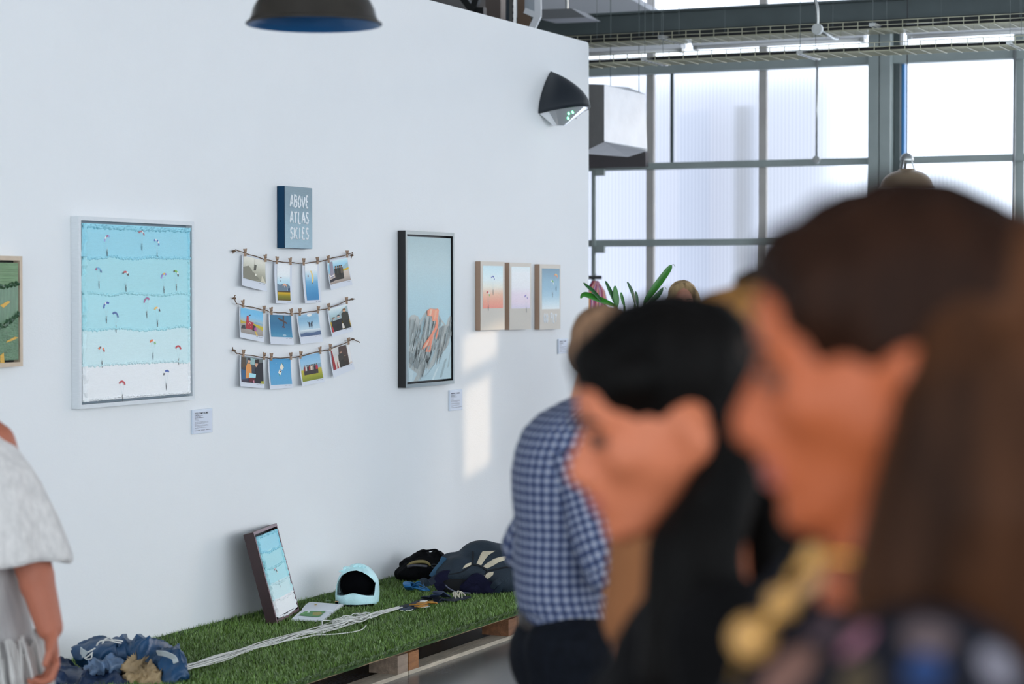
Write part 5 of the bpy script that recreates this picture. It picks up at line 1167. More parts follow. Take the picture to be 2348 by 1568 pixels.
def pack():
    t, L = view_root('navy_backpack', 'navy parachute backpack with cream stripes lying on the turf', 'backpack', 1085, 1366)
    def q(cx, cy, dep): return L(*cP(cx, cy), dep)
    m = mat('slate_navy_cordura', '#1a2835', .75, var=.18, vscale=12, bump=.35, bscale=160); mp = mat('purple_navy_padding', '#17172e', .85, var=.2, vscale=25, bump=.3, bscale=120, spec=.15); cr = mat('cream_panel', '#cdbfa6', .7, var=.10, vscale=14, bump=.2, bscale=120)
    mb = MB()
    for cx, cy, dep, r in ((1500, 600, .16, (.14, .12, .095)), (1850, 520, .18, (.13, .12, .12)), (1650, 330, .22, (.13, .11, .085)), (1250, 560, .14, (.11, .11, .085)), (2000, 700, .14, (.11, .10, .09)), (1150, 420, .22, (.08, .07, .05)), (1950, 330, .24, (.10, .09, .07)), (2200, 560, .18, (.12, .11, .11)), (1000, 620, .12, (.06, .07, .05))): mb.ell(q(cx, cy, dep), r, seg=20, rings=12)
    mb.v = [(x, y, max(z, .0)) for x, y, z in mb.v]
    body = blob('pack_body', mb, m, t, .010, 34, disp=lambda co, n: n * .006 * noise.noise(co * 14))
    dg = bpy.context.evaluated_depsgraph_get(); dg.update()
    eye = body.matrix_world.inverted() @ CO if False else None
    inv = t.matrix_world if False else (Matrix.Translation(t.location) @ Euler(VIEW_ROT).to_matrix().to_4x4()); ii = inv.inverted(); oc = ii @ CO
    from mathutils.bvhtree import BVHTree
    bv = BVHTree.FromPolygons([v.co.copy() for v in body.data.vertices], [tuple(p.vertices) for p in body.data.polygons])
    def on(cx, cy, lift=.004):
        pt = q(cx, cy, 0); d = (pt - oc).normalized(); h = bv.ray_cast(oc, d)
        return (h[0] + h[1] * lift) if h[0] is not None else q(cx, cy, .12)
    def patch(poly, name, mm, lift=.004):
        # fan over a coarse subdivision so that it follows the pack
        cx = sum(p[0] for p in poly) / len(poly); cy = sum(p[1] for p in poly) / len(poly); n = len(poly); mb = MB(); rings = 5; vs = [on(cx, cy, lift)]; dn = []
        for i in range(n):
            a, b = poly[i], poly[(i + 1) % n]
            for k in range(4): dn.append((a[0] + (b[0] - a[0]) * k / 4, a[1] + (b[1] - a[1]) * k / 4))
        for r_ in range(1, rings + 1):
            for p in dn: vs.append(on(cx + (p[0] - cx) * r_ / rings, cy + (p[1] - cy) * r_ / rings, lift if r_ < rings else lift * .2))
        N = len(dn); f = [(0, 1 + k, 1 + (k + 1) % N) for k in range(N)] + [(1 + r_ * N + k, 1 + (r_ + 1) * N + k, 1 + (r_ + 1) * N + (k + 1) % N, 1 + r_ * N + (k + 1) % N) for r_ in range(rings - 1) for k in range(N)]
        return mb.raw(vs, f).build(name, mm, t, smooth=True)
    for poly in ([(1560, 380), (1600, 290), (1640, 200), (1670, 170), (1880, 165), (1820, 200), (1760, 240), (1690, 330), (1640, 408)], [(1670, 425), (1740, 370), (1850, 300), (1950, 265), (2080, 250), (2040, 320), (1930, 360), (1830, 420), (1740, 462)], [(1325, 468), (1350, 420), (1400, 380), (1478, 358), (1476, 400), (1420, 430)], [(1660, 640), (1690, 570), (1760, 530), (1850, 515), (1840, 570), (1780, 620), (1700, 655)]):
        patch(poly, 'cream_panel', cr)
    for path, w in (([(1500, 180), (1500, 280), (1490, 395)], .016), ([(1495, 395), (1600, 415), (1700, 470), (1750, 510)], .014), ([(1750, 500), (1900, 470), (2060, 440), (2150, 445)], .012), ([(1730, 500), (1700, 580), (1660, 650)], .008), ([(1490, 400), (1400, 460), (1300, 520), (1100, 560)], .008)):
        MB().tube(spline([on(*p, .002) for p in path], 5), w / 2.4, 8).build('binding', mat('black_binding', '#10141c', .8), t, smooth=True)
    def s(pts, w, th, mm, n): strap([q(*p) for p in pts], w, th, mm, n, t, up=(0, 1, 0))
    def wide(pts, w, mm, n): strap([q(*p) for p in pts], w, .022, mm, n, t, up=(0, 0.25, 1))
    ring = lambda pts, w, mm, n: strap([q(*p) for p in pts], .05, .02, mm, n, t, up=(0, 1, .2))
    ring([(1000, 830, .06), (930, 760, .05), (925, 660, .05), (1000, 600, .05), (1120, 590, .06), (1260, 640, .07), (1400, 700, .06), (1440, 760, .05)], .05, mp, 'shoulder_strap')
    ring([(1380, 800, .03), (1480, 680, .02), (1560, 630, .02), (1650, 680, .02), (1720, 750, .02), (1800, 800, .03), (1900, 860, .04)], .05, mp, 'shoulder_strap')
    MB().ell(q(1240, 760, .09), (.12, .05, .06), seg=20, rings=12).build('painted_shade_pad', mat('shade_black', '#08080c', .9), t, smooth=True)  # near-black colour paints the shade inside the strap loop
    MB().ell(q(1560, 800, .06), (.10, .045, .045), seg=20, rings=12).build('shoulder_pad', mp, t, smooth=True)
    s([(1820, 800, .02), (1880, 720, .0), (1960, 670, .0), (2010, 690, .0), (1960, 790, .01), (1900, 870, .03)], .03, .006, m, 'loop'); s([(620, 690, .0), (680, 665, .0), (720, 720, .02), (740, 760, .03)], .03, .006, m, 'loop')
    s([(790, 640, .08), (860, 540, .1), (960, 420, .12), (1000, 330, .14)], .03, .008, mat('teal_edge', '#1d4a66', .6), 'edge_strap')
    s([(760, 720, .03), (880, 640, .05), (1000, 590, .06)], .035, .01, M_navyd, 'edge_strap')
    MB().tube(spline([q(1030, 740, .0), q(1100, 800, .0), q(1200, 850, .0), q(1330, 870, .0), q(1460, 880, .0)], 6), .004, 6).build('cord_edge', mat('grey_edge', '#5a5c70', .6), t, smooth=True)
pack()

# ---- heap of parachute fabric --------------------------------------------------------------------------
def heap():
    t, L = view_root('fabric_heap', 'crumpled navy parachute fabric with cream lining and white cords', 'fabric', 270, 1568, TURF_Z + .004)
    def h3(x, y): return (110 + x / 6.709, 1440 + y / 6.709)
    def q(cx, cy, dep): return L(*h3(cx, cy), dep)
    m = mat('navy_ripstop', '#1a4266', .42, var=.25, vscale=9, bump=.25, bscale=50); ml = mat('shiny_blue_lining', '#5d7390', .30, var=.35, vscale=16, bump=.5, bscale=25); mc = mat('tan_lining', '#a58c68', .55, var=.25, vscale=14, bump=.4, bscale=30); mw = mat('white_cord', '#dedcd6', .75)
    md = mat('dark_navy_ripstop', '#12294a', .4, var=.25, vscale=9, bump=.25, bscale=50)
    def fold(a, f, g):
        def fn(co, n):
            w = noise.noise_vector(co * f * .5) * .06
            r1 = 1 - abs(noise.noise(Vector(((co.x + w.x) * f, (co.y + w.y) * f * .6, (co.z + w.z) * f * g)))) * 2.2
            r2 = 1 - abs(noise.noise(Vector(((co.x + w.z) * f * 2.3 + 4, (co.y + w.x) * f * 1.8, (co.z + w.y) * f * 2.3 * g)))) * 2.2
            return n * (a * (max(r1, -.4) ** 3 * 1.7 + max(r2, -.4) ** 3 * .8 - .5))
        return fn
    def mass(parts, name, mm, a=.018, f=11, g=.5, vox=.008):
        mb = MB()
        for cx, cy, dep, r, ro in parts: mb.ell(q(cx, cy + 90, dep), (r[0] * .78, r[1], r[2] * .52), ro, 20, 12)
        mb.v = [(x, y, max(z, 0)) for x, y, z in mb.v]
        return blob(name, mb, mm, t, vox * .8, 3, disp=fold(a, f, g))
    mass([(800, 480, .22, (.17, .10, .16), (0, .2, 0)), (560, 420, .25, (.08, .08, .10), (0, .5, 0)), (1200, 480, .22, (.15, .10, .14), (0, .35, 0)), (1500, 500, .18, (.15, .11, .13), (0, .5, 0)), (1800, 560, .12, (.10, .12, .13), (0, .6, 0)), (1900, 700, .05, (.06, .10, .13), (0, .3, 0))], 'navy_fabric', m, .019, 7, .45)
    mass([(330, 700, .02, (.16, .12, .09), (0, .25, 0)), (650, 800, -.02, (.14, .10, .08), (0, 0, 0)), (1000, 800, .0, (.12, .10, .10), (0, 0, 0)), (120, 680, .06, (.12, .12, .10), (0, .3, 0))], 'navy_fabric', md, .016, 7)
    mass([(760, 560, .05, (.085, .05, .055), (0, -.3, 0)), (1000, 520, .06, (.06, .05, .05), (0, .4, 0))], 'shiny_lining', ml, .016, 18, .4, .006)
    mass([(1330, 560, .06, (.06, .05, .075), (0, -.4, 0)), (1480, 680, .02, (.075, .06, .09), (0, -.6, 0)), (1620, 790, -.02, (.07, .06, .08), (0, -.6, 0)), (1330, 760, .0, (.05, .06, .10), (0, 0, 0))], 'cream_lining', mc, .018, 18, .22, .006)
    # peaks of cloth
    for a, b, c in (((920, 250), (1020, 195), (1080, 260)), ((1150, 300), (1245, 195), (1500, 300))):
        p = [q(a[0], a[1] + 40, .17), q(b[0], b[1], .19), q(c[0], c[1] + 40, .17), q(c[0], c[1] + 120, .26), q(b[0], b[1] + 60, .30), q(a[0], a[1] + 120, .26), q(b[0], b[1] + 160, .10)]
        MB().raw(p, [(0, 1, 6), (1, 2, 6), (2, 3, 4, 1), (1, 4, 5, 0), (0, 5, 6), (2, 6, 3), (3, 6, 5, 4)]).build('cloth_peak', m, t)
    for pts in ([(665, 340, .12), (700, 285, .12), (760, 258, .12), (860, 250, .12), (960, 275, .11), (1060, 295, .11)], [(440, 520, .12), (500, 460, .11), (600, 400, .11), (650, 370, .11)], [(490, 530, .1), (560, 480, .1), (620, 430, .1)], [(510, 540, .1), (600, 520, .09), (605, 450, .1)], [(900, 250, .12), (1000, 255, .12), (1080, 270, .12)], [(760, 300, .11), (790, 245, .13), (850, 225, .14), (900, 245, .13)]):
        MB().tube(spline([q(*p) for p in pts], 5), .0035, 6).build('white_cord', mw, t, smooth=True)
    strap([q(1670, 395, .03), q(1760, 390, .01), q(1860, 410, .0), q(1950, 450, -.01), q(1985, 520, -.02)], .022, .006, mat('grey_white_tape', '#b9c0c2', .6), 'edge_tape', t, up=(0, 1, .3))
    strap([q(415, 410, .12), q(470, 440, .1), q(520, 470, .1)], .03, .005, mat('grey_white_tape', '#b9c0c2', .6), 'edge_tape', t, up=(0, 1, .3))
heap()

# ================================================================== PEOPLE
FACE_LEFT, FACE_RIGHT, FACE_AWAY, FACE_CAM = CAM_YAW + PI / 2, CAM_YAW - PI / 2, CAM_YAW, CAM_YAW + PI
def skin(name, h): return mat(name, h, .55, var=.05, vscale=20, spec=.35)
def hair_mat(name, h, v=.45): return mat(name, h, .6, var=v, vscale=22, bump=.4, bscale=70, stretch=(1, 1, .12), spec=.08)

def xform(mb, M): mb.v = [tuple(M @ Vector(v)) for v in mb.v]; return mb
def merge(a, b): a.raw(b.v, b.f); return a

def head_shape(female=True):
    h = MB(); w = .97 if female else 1.03
    h.ell((-.014, 0, .032), (.096, .074 * w, .086), seg=24, rings=14); h.ell((.030, 0, -.02), (.058, .060 * w, .085), seg=20, rings=12)
    h.ell((.040, 0, -.068), (.044, .046 * w, .045), seg=20, rings=10); h.ell((.072, 0, -.098), (.020, .022, .018), seg=14, rings=8)
    for s in (1, -1):
        h.cap((-.004, s * .055 * w, -.04), (.058, s * .020, -.095), .018, .016); h.ell((.055, s * .036, -.018), (.030, .026, .028)); h.ell((.012, s * .060 * w, -.02), (.04, .014, .045))
        h.ell((-.010, s * .083 * w, -.004), (.020, .012, .034), (s * .3, .2, s * .35)); h.ell((-.004, s * .080 * w, -.034), (.011, .010, .014))
        h.ell((.101, s * .013, -.040), (.011, .009, .009)); h.ell((.070, s * .032, .020), (.022, .026, .010))
    h.ell((.074, 0, .040), (.018, .048, .032)); h.cap((.086, 0, .010), (.108, 0, -.030), .0085, .0125); h.ell((.110, 0, -.034), (.011, .011, .010))
    h.ell((.087, 0, -.060), (.012, .024, .008)); h.ell((.085, 0, -.072), (.012, .022, .0085)); h.ell((.080, 0, -.050), (.016, .026, .014))
    return h
def face_bits(t, M, brow_col, lip_col):
    def put(mb, n, m, sm=True): return xform(mb, M).build(n, m, t, smooth=sm)
    for s in (1, -1):
        ey = put(MB().ell((.078, s * .032, .001), (.012, .0125, .0095), seg=14, rings=8), 'eye', mat('shadow_tone_eyelid', '#6a4030', .5)); put(MB().ell((.0885, s * .032, .0), (.003, .0055, .0055), seg=12, rings=6), 'iris', mat('dark_iris', '#2a1a12', .2)).parent = ey  # lid brown is skin colour darkened to its shadow tone
        put(MB().tube(spline([(.096, s * .014, .0205), (.093, s * .030, .0255), (.080, s * .049, .021)], 4), [.003, .0035, .004, .004, .004, .0035, .003, .0025, .002], 6), 'eyebrow', brow_col)
        put(MB().tube(spline([(.087, s * .019, .0045), (.0915, s * .032, .0085), (.082, s * .045, .003)], 4), .0022, 6), 'eyelashes', brow_col)
    put(merge(MB().ell((.0905, 0, -.0605), (.010, .022, .0058), seg=14, rings=8), MB().ell((.0885, 0, -.0715), (.010, .0195, .0062), seg=14, rings=8)), 'lips', lip_col)

def pose(s=1.0, lean=0.0, arms=None, head=None, hipw=.088, shw=.172):
    J = {}
    for sd, n in ((1, 'L'), (-1, 'R')):
        J['toe' + n] = Vector((.16, sd * .105, .022)); J['ankle' + n] = Vector((0, sd * .09, .085)); J['knee' + n] = Vector((.012, sd * .093, .47)); J['hip' + n] = Vector((0, sd * hipw, .88)); J['sh' + n] = Vector((-.005, sd * shw, 1.385)); J['el' + n] = Vector((-.03, sd * .225, 1.09)); J['wr' + n] = Vector((.05, sd * .225, .86))
    J['pelvis'] = Vector((0, 0, .93)); J['waist'] = Vector((.005, 0, 1.08)); J['chest'] = Vector((.0, 0, 1.27)); J['neck'] = Vector((-.012, 0, 1.40)); J['head'] = Vector((.02, 0, 1.585))
    R = Matrix.Rotation(lean, 3, 'Y'); c = Vector((0, 0, .95))
    for k in ('waist', 'chest', 'neck', 'head', 'shL', 'shR', 'elL', 'elR', 'wrL', 'wrR'): J[k] = c + R @ (J[k] - c)
    for k in J: J[k] = J[k] * s
    if arms: J.update({k: Vector(v) for k, v in arms.items()})
    if head is not None: J['head'] = Vector(head)
    return J
def hand_mb(wr, el, side_hint, curl_hint, s=1.0, fist=.5):
    h = MB(); d = (wr - el).normalized(); sd = (Vector(side_hint) - d * d.dot(Vector(side_hint))).normalized(); cu = d.cross(sd)
    if cu.dot(Vector(curl_hint)) < 0: cu = -cu
    pc = wr + d * .045 * s; 
    for i in (-1.2, -.4, .4, 1.2): h.cap(wr + d * .01 * s + sd * i * .011 * s, wr + d * .082 * s + sd * i * .0185 * s, .0135 * s, .0115 * s, 10)
    lens = (.062, .078, .084, .074)
    for i in range(4):
        b = wr + d * .085 * s + sd * (i - 1.5) * .0215 * s; a1, a2, a3 = .5 * fist, 1.5 * fist, 2.3 * fist; L = lens[i] * s; p = b
        for a, f, r0, r1 in ((a1, .46, .0100, .0092), (a2, .32, .0092, .0086), (a3, .24, .0086, .0072)):
            q = p + (d * math.cos(a) + cu * math.sin(a)) * L * f; h.cap(p, q, r0 * s, r1 * s, 9); p = q
    b = wr + d * .022 * s + sd * .026 * s; q = b + (d * .75 + sd * .55 + cu * .35).normalized() * .042 * s; h.cap(b, q, .0135 * s, .0105 * s, 9); h.cap(q, q + (d * .9 + sd * .05 + cu * .45).normalized() * .03 * s, .0105 * s, .0085 * s, 9)
    return h
def body_shape(J, s, Mh, female=True, hand_r=1.0, fist=.5, arm_r=1.0):
    b = MB()
    for n, sd in (('L', 1), ('R', -1)):
        b.cap(J['ankle' + n] + Vector((-.035 * s, 0, -.045 * s)), J['toe' + n], .035 * s, .024 * s); b.cap(J['ankle' + n], J['knee' + n], .038 * s, .055 * s); b.ell(J['ankle' + n].lerp(J['knee' + n], .68) + Vector((-.02, 0, 0)), (.05 * s, .048 * s, .10 * s)); b.cap(J['knee' + n], J['hip' + n], .055 * s, .088 * s)
        b.cap(J['sh' + n], J['el' + n], .050 * s * arm_r, .039 * s * arm_r); b.cap(J['el' + n], J['wr' + n], .041 * s * arm_r, .027 * s * arm_r); b.ell(J['el' + n].lerp(J['wr' + n], .25), (.042 * s * arm_r, .042 * s * arm_r, .06 * s))
        merge(b, hand_mb(J['wr' + n], J['el' + n], (1, 0, 0), (0, -sd, 0), s * hand_r, fist))
        b.cap(J['neck'] + Vector((0, 0, -.035)), J['sh' + n], .050 * s, .052 * s)
    up = (J['neck'] - J['pelvis']).normalized()
    b.ell(J['pelvis'], (.105 * s, .155 * s, .12 * s)); b.ell(J['waist'], (.090 * s, .130 * s, .13 * s)); b.ell(J['chest'], (.108 * s, .160 * s, .155 * s))
    b.cap(J['pelvis'], J['chest'], .095 * s, .10 * s)
    if female:
        for sd in (1, -1): b.ell(J['chest'] + Vector((.075, sd * .07, -.02)) * s, (.055 * s, .06 * s, .06 * s))
    b.cap(J['neck'] + Vector((0, 0, -.04)), Mh @ Vector((-.022, 0, -.05)), .062 * s, .050)
    return b
def head_matrix(J, yaw=0.0, pitch=0.0, roll=0.0, k=1.0):
    return Matrix.Translation(J['head']) @ Matrix.Rotation(yaw, 4, 'Z') @ Matrix.Rotation(pitch, 4, 'Y') @ Matrix.Rotation(roll, 4, 'X') @ Matrix.Scale(k, 4)
def person(label, head_w, facing, yaw=0, pitch=0, roll=0, lean=0.0, fwd=.03, k=1.0, skin_m=None, female=True, arms=None, voxel=.008, fist=.5, hand_r=1.0, arm_r=1.0, lips=None, brow=None, scale=None):
    hz = head_w.z; s = scale or hz / 1.585; d = Vector((math.cos(facing), math.sin(facing), 0)); base = Vector((head_w.x, head_w.y, 0)) - d * fwd
    t = thing('person', label, 'person', base, (0, 0, facing)); J = pose(s, lean, arms, (fwd, 0, hz)); Mh = head_matrix(J, yaw, pitch, roll, k)
    b = body_shape(J, s, Mh, female, hand_r, fist, arm_r); hd = xform(head_shape(female), Mh); merge(b, hd)
    b.v = [(x, y, max(z, .004)) for x, y, z in b.v]
    blob('body', b, skin_m, t, voxel, 5)
    face_bits(t, Mh, brow or mat('dark_brow', '#2a1d16', .7), lips or mat('rose_lips', '#a8574c', .45))
    return t, J, Mh, s
def infl(J, s, segs, e):
    """clothing volume: list of ('cap', a, b, ra, rb) or ('ell', c, r) in body joints, grown by e"""
    m = MB()
    for q in segs:
        if q[0] == 'cap': m.cap(q[1], q[2], q[3] * s + e, q[4] * s + e, 14)
        else: m.ell(q[1], tuple(v * s + e for v in q[2]), seg=20, rings=12)
    return m
def top(t, J, s, m, sleeve=.55, e=.012, neck=.0, hem=.9, wr=.004, name='top', voxel=.009, fem=True):
    g = [('ell', J['chest'], (.108, .160, .150)), ('ell', J['waist'], (.095, .135, .14)), ('ell', J['pelvis'] + Vector((0, 0, .02)), (.108, .158, .10)), ('cap', J['pelvis'], J['chest'], .098, .102)]
    if fem: g += [('ell', J['chest'] + Vector((.075, sd * .07, -.02)) * s, (.055, .06, .06)) for sd in (1, -1)]
    for n in 'LR':
        g += [('cap', J['neck'].lerp(J['sh' + n], .35) + Vector((0, 0, -.03)), J['sh' + n], .048, .052), ('cap', J['sh' + n], J['sh' + n].lerp(J['el' + n], min(1, sleeve)), .050, .050 - .010 * min(1, sleeve))]
        if sleeve > 1: g += [('cap', J['el' + n], J['el' + n].lerp(J['wr' + n], sleeve - 1), .043, .043 - .012 * (sleeve - 1))]
    return blob(name, infl(J, s, g, e), m, t, voxel, 5, disp=lambda co, n: n * (wr * noise.noise(co * 9) + wr * .5 * noise.noise(co * 22)))
def trousers(t, J, s, m, e=.012, name='trousers'):
    g = [('ell', J['pelvis'], (.106, .156, .12))]
    for n in 'LR': g += [('cap', J['knee' + n], J['hip' + n], .057, .090), ('cap', J['ankle' + n] + Vector((0, 0, .02)), J['knee' + n], .050, .057)]
    return blob(name, infl(J, s, g, e), m, t, .010, 5, disp=lambda co, n: n * .004 * noise.noise(co * 12))
def shoes(t, J, s, m):
    for n in 'LR':
        b = MB().cap(J['ankle' + n] + Vector((-.04 * s, 0, -.045 * s)), J['toe' + n] + Vector((.01, 0, .006)), .042 * s, .032 * s); b.ell(J['ankle' + n] + Vector((0, 0, -.02)), (.05 * s, .045 * s, .055 * s)); b.v = [(x, y, max(z, .0)) for x, y, z in b.v]
        blob('shoe', b, m, t, .008, 4)
def hair(t, Mh, prims, m, name='hair', voxel=.007, strand=.004, smooth=5):
    h = MB()
    for q in prims:
        if q[0] == 'ell': h.ell(q[1], q[2], q[3] if len(q) > 3 else None, seg=22, rings=13)
        else:
            pts = q[1]; rr = q[2]
            for i in range(len(pts) - 1): h.cap(pts[i], pts[i + 1], rr[i], rr[i + 1], 14)
    xform(h, Mh)
    return blob(name, h, m, t, voxel, smooth, disp=lambda co, n: n * strand * (noise.noise(Vector((co.x * 60, co.y * 60, co.z * 6))) + .6 * noise.noise(Vector((co.x * 25, co.y * 25, co.z * 4)))))

M_denim = mat('dark_denim', '#0d1017', .85, var=.25, vscale=40, bump=.2, bscale=200, spec=.12); M_shoe = mat('black_leather', '#141414', .4)

# ---- dark-haired young woman in profile ---------------------------------------------------
def young_woman():
    hw = onD(1528, 974, 2.36)
    t, J, Mh, s = person('young woman with dark tied back hair looking down in profile', hw, FACE_LEFT, yaw=math.radians(11), pitch=math.radians(11), fwd=.05, k=.99, skin_m=skin('warm_skin', '#c06d4a'), brow=mat('dark_brow', '#2a1d16', .7))
    hm = hair_mat('near_black_hair', '#080605')
    hair(t, Mh, [('ell', (-.014, 0, .058), (.105, .085, .083)), ('ell', (-.050, 0, .018), (.066, .078, .076)), ('ell', (.040, 0, .082), (.052, .060, .036)), ('ell', (.02, .052, .060), (.052, .032, .032)), ('ell', (.02, -.052, .060), (.052, .032, .032)),
                 ('cap', [(-.085, 0, -.02), (-.10, .02, -.12), (-.075, .05, -.28), (-.05, .06, -.46)], [.05, .055, .06, .035]), ('cap', [(-.055, .060, .0), (-.036, .078, -.06), (.018, .086, -.13), (.038, .095, -.24), (.04, .10, -.44)], [.026, .036, .052, .064, .04]), ('cap', [(-.05, -.06, -.04), (-.03, -.07, -.15), (-.03, -.08, -.28), (-.03, -.08, -.36)], [.03, .035, .04, .025])], hm)
    top(t, J, s, mat('black_knit', '#0a090a', .9, var=.3, vscale=30, spec=.1), 1.7, .014); trousers(t, J, s, M_denim); shoes(t, J, s, M_shoe)
young_woman()

# ---- brown-haired woman, nearest ---------------------------------------------------------------
def floral(name, flowers):
    m = bpy.data.materials.new(name); m.use_nodes = True; nt = m.node_tree; b = nt.nodes['Principled BSDF']; b.inputs['Roughness'].default_value = .85; b.inputs['Specular IOR Level'].default_value = .1
    tc = nt.nodes.new('ShaderNodeTexCoord'); prev = None; base = (.008, .008, .012, 1)
    nz = nt.nodes.new('ShaderNodeTexNoise'); nz.inputs['Scale'].default_value = 40; nt.links.new(tc.outputs['Object'], nz.inputs['Vector'])
    for pos, rad, col in flowers:
        d = nt.nodes.new('ShaderNodeVectorMath'); d.operation = 'DISTANCE'; d.inputs[1].default_value = pos; nt.links.new(tc.outputs['Object'], d.inputs[0])
        ad = nt.nodes.new('ShaderNodeMath'); ad.operation = 'MULTIPLY_ADD'; ad.inputs[1].default_value = rad * .8; nt.links.new(nz.outputs['Fac'], ad.inputs[0]); nt.links.new(d.outputs['Value'], ad.inputs[2])
        mr = nt.nodes.new('ShaderNodeMapRange'); mr.inputs[1].default_value = rad * 1.25; mr.inputs[2].default_value = rad * 1.5; mr.inputs[3].default_value = 1; mr.inputs[4].default_value = 0; nt.links.new(ad.outputs[0], mr.inputs[0])
        mx = nt.nodes.new('ShaderNodeMix'); mx.data_type = 'RGBA'; mx.inputs[6].default_value = base; mx.inputs[7].default_value = rgba(lin(col)); nt.links.new(mr.outputs[0], mx.inputs[0])
        if prev: nt.links.new(prev.outputs[2], mx.inputs[6])
        prev = mx
    nt.links.new(prev.outputs[2], b.inputs['Base Color'])
    return m
def near_woman():
    hw = onD(2034, 834, 1.58); facing = FACE_LEFT
    t, J, Mh, s = person('brown haired woman in black floral dress, nearest on the right', hw, facing, yaw=math.radians(-4), pitch=math.radians(8), fwd=-.01, k=.99, skin_m=skin('tan_skin', '#a9552f'), brow=mat('brown_brow', '#3a261a', .7), scale=1.072)
    hm = hair_mat('chestnut_hair', '#22120a', .6)
    hair(t, Mh, [('ell', (-.018, 0, .048), (.104, .086, .086)), ('ell', (-.055, 0, .028), (.078, .086, .090)), ('ell', (.038, 0, .080), (.050, .062, .036)), ('ell', (.018, .056, .052), (.052, .030, .042)), ('ell', (.018, -.056, .052), (.052, .030, .042)), ('ell', (.0, .072, .022), (.026, .016, .03))], hm)
    hair(t, Mh, [('cap', [(-.075, 0, .02), (-.095, 0, -.10), (-.10, 0, -.20)], [.085, .080, .060]), ('cap', [(-.055, .050, .03), (-.032, .078, -.03), (-.010, .086, -.09), (.014, .086, -.15), (.028, .088, -.22)], [.036, .040, .042, .042, .026]), ('cap', [(-.06, .07, -.02), (-.05, .09, -.10), (-.03, .09, -.20)], [.045, .05, .03]), ('cap', [(-.085, .045, .0), (-.09, .078, -.10), (-.075, .09, -.20)], [.045, .055, .035]), ('cap', [(-.04, -.066, .03), (-.045, -.085, -.06), (-.01, -.085, -.22)], [.04, .042, .025])], hair_mat('caramel_brown_hair', '#3c2314', .6), name='hair_lengths')
    bod = top(t, J, s, M_denim, .9, .014, name='dress_bodice')
    from mathutils.bvhtree import BVHTree
    bv = BVHTree.FromPolygons([v.co.copy() for v in bod.data.vertices], [tuple(p.vertices) for p in bod.data.polygons]); Ri = Matrix.Rotation(-facing, 3, 'Z'); oc = Ri @ (CO - Vector((t.location.x, t.location.y, 0))); F2 = []
    for px, py, rad, c in ((1720, 1465, .030, '#d9b37a'), (1800, 1395, .024, '#b58e5c'), (1870, 1330, .016, '#d0a070'), (1960, 1470, .014, '#9a6674'), (1895, 1440, .013, '#5a4a50'), (2190, 1310, .018, '#6f93ae'), (2180, 1380, .015, '#5f7c94'), (2130, 1450, .016, '#5a4c4c'), (2310, 1440, .016, '#a06a7c'), (2290, 1525, .015, '#77727a'), (1800, 1545, .024, '#7a5a50'), (2120, 1540, .012, '#24365a'), (1960, 1560, .016, '#4a3f30')):
        h = bv.ray_cast(oc, (Ri @ ray(px, py)).normalized())
        if h[0] is not None: F2.append((tuple(h[0]), rad, c))
    bod.data.materials.clear(); bod.data.materials.append(floral('black_floral_print', F2))
    loft('dress_skirt', [((0, 0, z), (a, 0, 0), (0, b, 0)) for z, a, b in ((1.06, .12, .16), (.98, .14, .18), (.85, .19, .23), (.70, .22, .26), (.55, .25, .29), (.42, .27, .31))], floral('black_floral_skirt', [((.2 * math.cos(i * 2.4), .24 * math.sin(i * 2.4), .5 + .05 * i), .03, c) for i, c in enumerate(('#d9b37a', '#9a6674', '#6f93ae', '#b58e5c', '#8f8a92', '#a06a7c', '#6f93ae', '#d9b37a'))]), t, 40, True, 2.0, wrinkle=.012)
    shoes(t, J, s, M_shoe)
    def bl(px, py, d): return Ri @ (onD(px, py, d) - Vector((t.location.x, t.location.y, 0)))
    nk = [Mh @ Vector((-.06, .03, -.13)), Mh @ Vector((-.01, .062, -.14)), bl(1868, 1280, 1.54), bl(1795, 1383, 1.53), bl(1724, 1464, 1.53), bl(1690, 1560, 1.56), bl(1705, 1590, 1.62), Mh @ Vector((.03, -.05, -.16)), Mh @ Vector((-.05, -.03, -.13))]
    MB().tube(spline(nk, 6), .003, 6).build('gold_blur_cord', mat('gold_metal', '#d9a24a', .25, metal=.9), t, smooth=True)
    for p_, r_ in zip(nk[2:5], (.0095, .011, .0155)): MB().ell(p_, (r_, r_, r_), seg=16, rings=10).build('gold_blur_bead', mat('amber_blur', '#c4924f', .5), t, smooth=True)  # made-up beads stand for soft gold blurs of unknown cause
    e = xform(MB().ell((-.004, .083, -.052), (.006, .006, .010)), Mh).build('earring', mat('gold_metal', '#d9a24a', .25, metal=.9), t, smooth=True)
near_woman()

